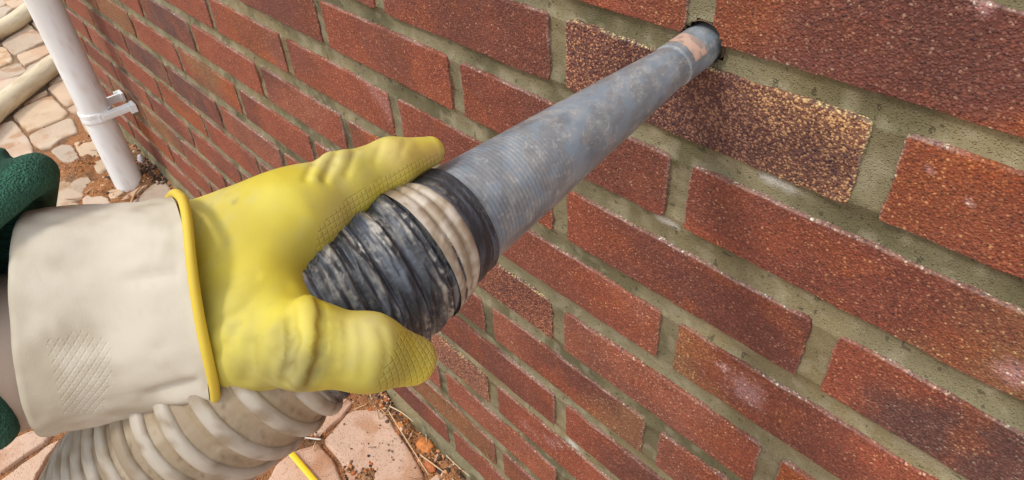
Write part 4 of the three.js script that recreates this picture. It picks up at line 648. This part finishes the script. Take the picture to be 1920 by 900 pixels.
{ // grit and crumbs: too many to count
  const R = rng(9), spots = [];
  const add = (x, z, s, c, lift = 0) => { if (x > CORNER && z < 0.004) z = 0.004 + R() * 0.01; spots.push([x, z, s, c, lift]); };
  const dark = [S(70, 56, 46), S(96, 76, 60), S(56, 46, 42), S(120, 92, 70)], warm = [S(190, 122, 70), S(206, 150, 104), S(170, 100, 60), S(214, 180, 150)];
  for (let i = 0; i < 900; i++) { const x = -1.9 + R() * 1.9; add(x, Math.pow(R(), 2) * 0.05, 0.001 + R() * R() * 0.004, R() < 0.65 ? dark[Math.floor(R() * 4)] : warm[Math.floor(R() * 4)]); }
  for (const [x, z, r] of spills) for (let i = 0; i < 45; i++) { const a = R() * 6.28, d = Math.sqrt(R()) * r * 1.2; add(x + Math.cos(a) * d, z + Math.sin(a) * d, 0.0008 + R() * R() * 0.0034, R() < 0.4 ? dark[Math.floor(R() * 4)] : warm[Math.floor(R() * 4)], 0.001); }
  const pb = onY(282, 318, G); for (let i = 0; i < 260; i++) { const a = R() * 6.28, d = Math.sqrt(R()); add(pb.x + Math.cos(a) * d * 0.09, Math.max(0.004, pb.z + Math.sin(a) * d * 0.028), 0.0012 + R() * R() * 0.0045, R() < 0.9 ? dark[Math.floor(R() * 4)] : warm[Math.floor(R() * 4)], 0.004); }
  const pd = onY(722, 748, G); for (let i = 0; i < 120; i++) { const a = R() * 6.28, d = Math.sqrt(R()); add(pd.x + Math.cos(a) * d * 0.03, Math.max(0.004, pd.z + Math.sin(a) * d * 0.016), 0.0009 + R() * 0.0022, R() < 0.8 ? dark[Math.floor(R() * 4)] : warm[Math.floor(R() * 4)], 0.003); }
  for (let i = 0; i < 1200; i++) add(-2.6 + R() * 2.6, 0.01 + R() * 0.6, 0.0006 + R() * R() * 0.0026, R() < 0.5 ? dark[Math.floor(R() * 4)] : warm[Math.floor(R() * 4)]);
  for (let i = 0; i < 70; i++) { const p = onY(620 + R() * 160, 770 + R() * 130, G); add(p.x, p.z, 0.0007 + R() * R() * 0.0014, dark[Math.floor(R() * 4)], 0.006); }
  const g = new THREE.IcosahedronGeometry(1, 1); { const p = g.attributes.position; for (let i = 0; i < p.count; i++) { const n = 0.75 + 0.5 * noise3(p.getX(i) * 2, p.getY(i) * 2, p.getZ(i) * 2); p.setXYZ(i, p.getX(i) * n, p.getY(i) * n * 0.7, p.getZ(i) * n); } g.computeVertexNormals(); }
  const im = new THREE.InstancedMesh(g, new THREE.MeshStandardMaterial({ roughness: 0.95 }), spots.length), m4 = new THREE.Matrix4(), qt = new THREE.Quaternion(), cc = new THREE.Color();
  spots.forEach(([x, z, s, c, l], i) => { qt.setFromEuler(new THREE.Euler(R() * 0.6, R() * 6.28, R() * 0.6)); m4.compose(V3(x, Math.max(sandHeight(x, z), G - 0.004) + s * 0.3 + l * R(), z), qt, V3(s * (0.7 + R() * 0.8), s, s * (0.7 + R() * 0.8))); im.setMatrixAt(i, m4); im.setColorAt(i, cc.setRGB(c[0], c[1], c[2])); });
  im.name = 'grit'; im.userData = { kind: 'stuff', label: 'scattered grit and soil crumbs on the paving', category: 'grit' }; im.castShadow = im.receiveShadow = true; scene.add(im);
}

{ // dry needles and stem bits blown against the wall foot
  const R = rng(31), g = new THREE.CylinderGeometry(0.5, 0.3, 1, 5).rotateZ(Math.PI / 2), n = 260, im = new THREE.InstancedMesh(g, new THREE.MeshStandardMaterial({ roughness: 0.9 }), n), m4 = new THREE.Matrix4(), qt = new THREE.Quaternion(), cc = new THREE.Color(), cs = [S(196, 160, 120), S(150, 110, 76), S(112, 80, 58), S(214, 186, 150)];
  for (let i = 0; i < n; i++) { const x = -1.85 + R() * 1.7, z = 0.012 + Math.pow(R(), 1.8) * (x < -1.3 ? 0.22 : 0.07), l = 0.008 + R() * 0.026, w = 0.0006 + R() * 0.0010; qt.setFromEuler(new THREE.Euler(0, R() * 6.28, (R() - 0.5) * 0.25, 'YXZ')); m4.compose(V3(x, Math.max(sandHeight(x, z), G) + 0.0015 + R() * 0.003, z), qt, V3(l, w, w)); im.setMatrixAt(i, m4); const c = cs[Math.floor(R() * 4)]; im.setColorAt(i, cc.setRGB(c[0], c[1], c[2])); }
  im.name = 'plant_litter'; im.userData = { kind: 'stuff', label: 'dry needles and stem bits along the wall foot', category: 'litter' }; im.castShadow = im.receiveShadow = true; scene.add(im);
}

renderer.render(scene, camera);
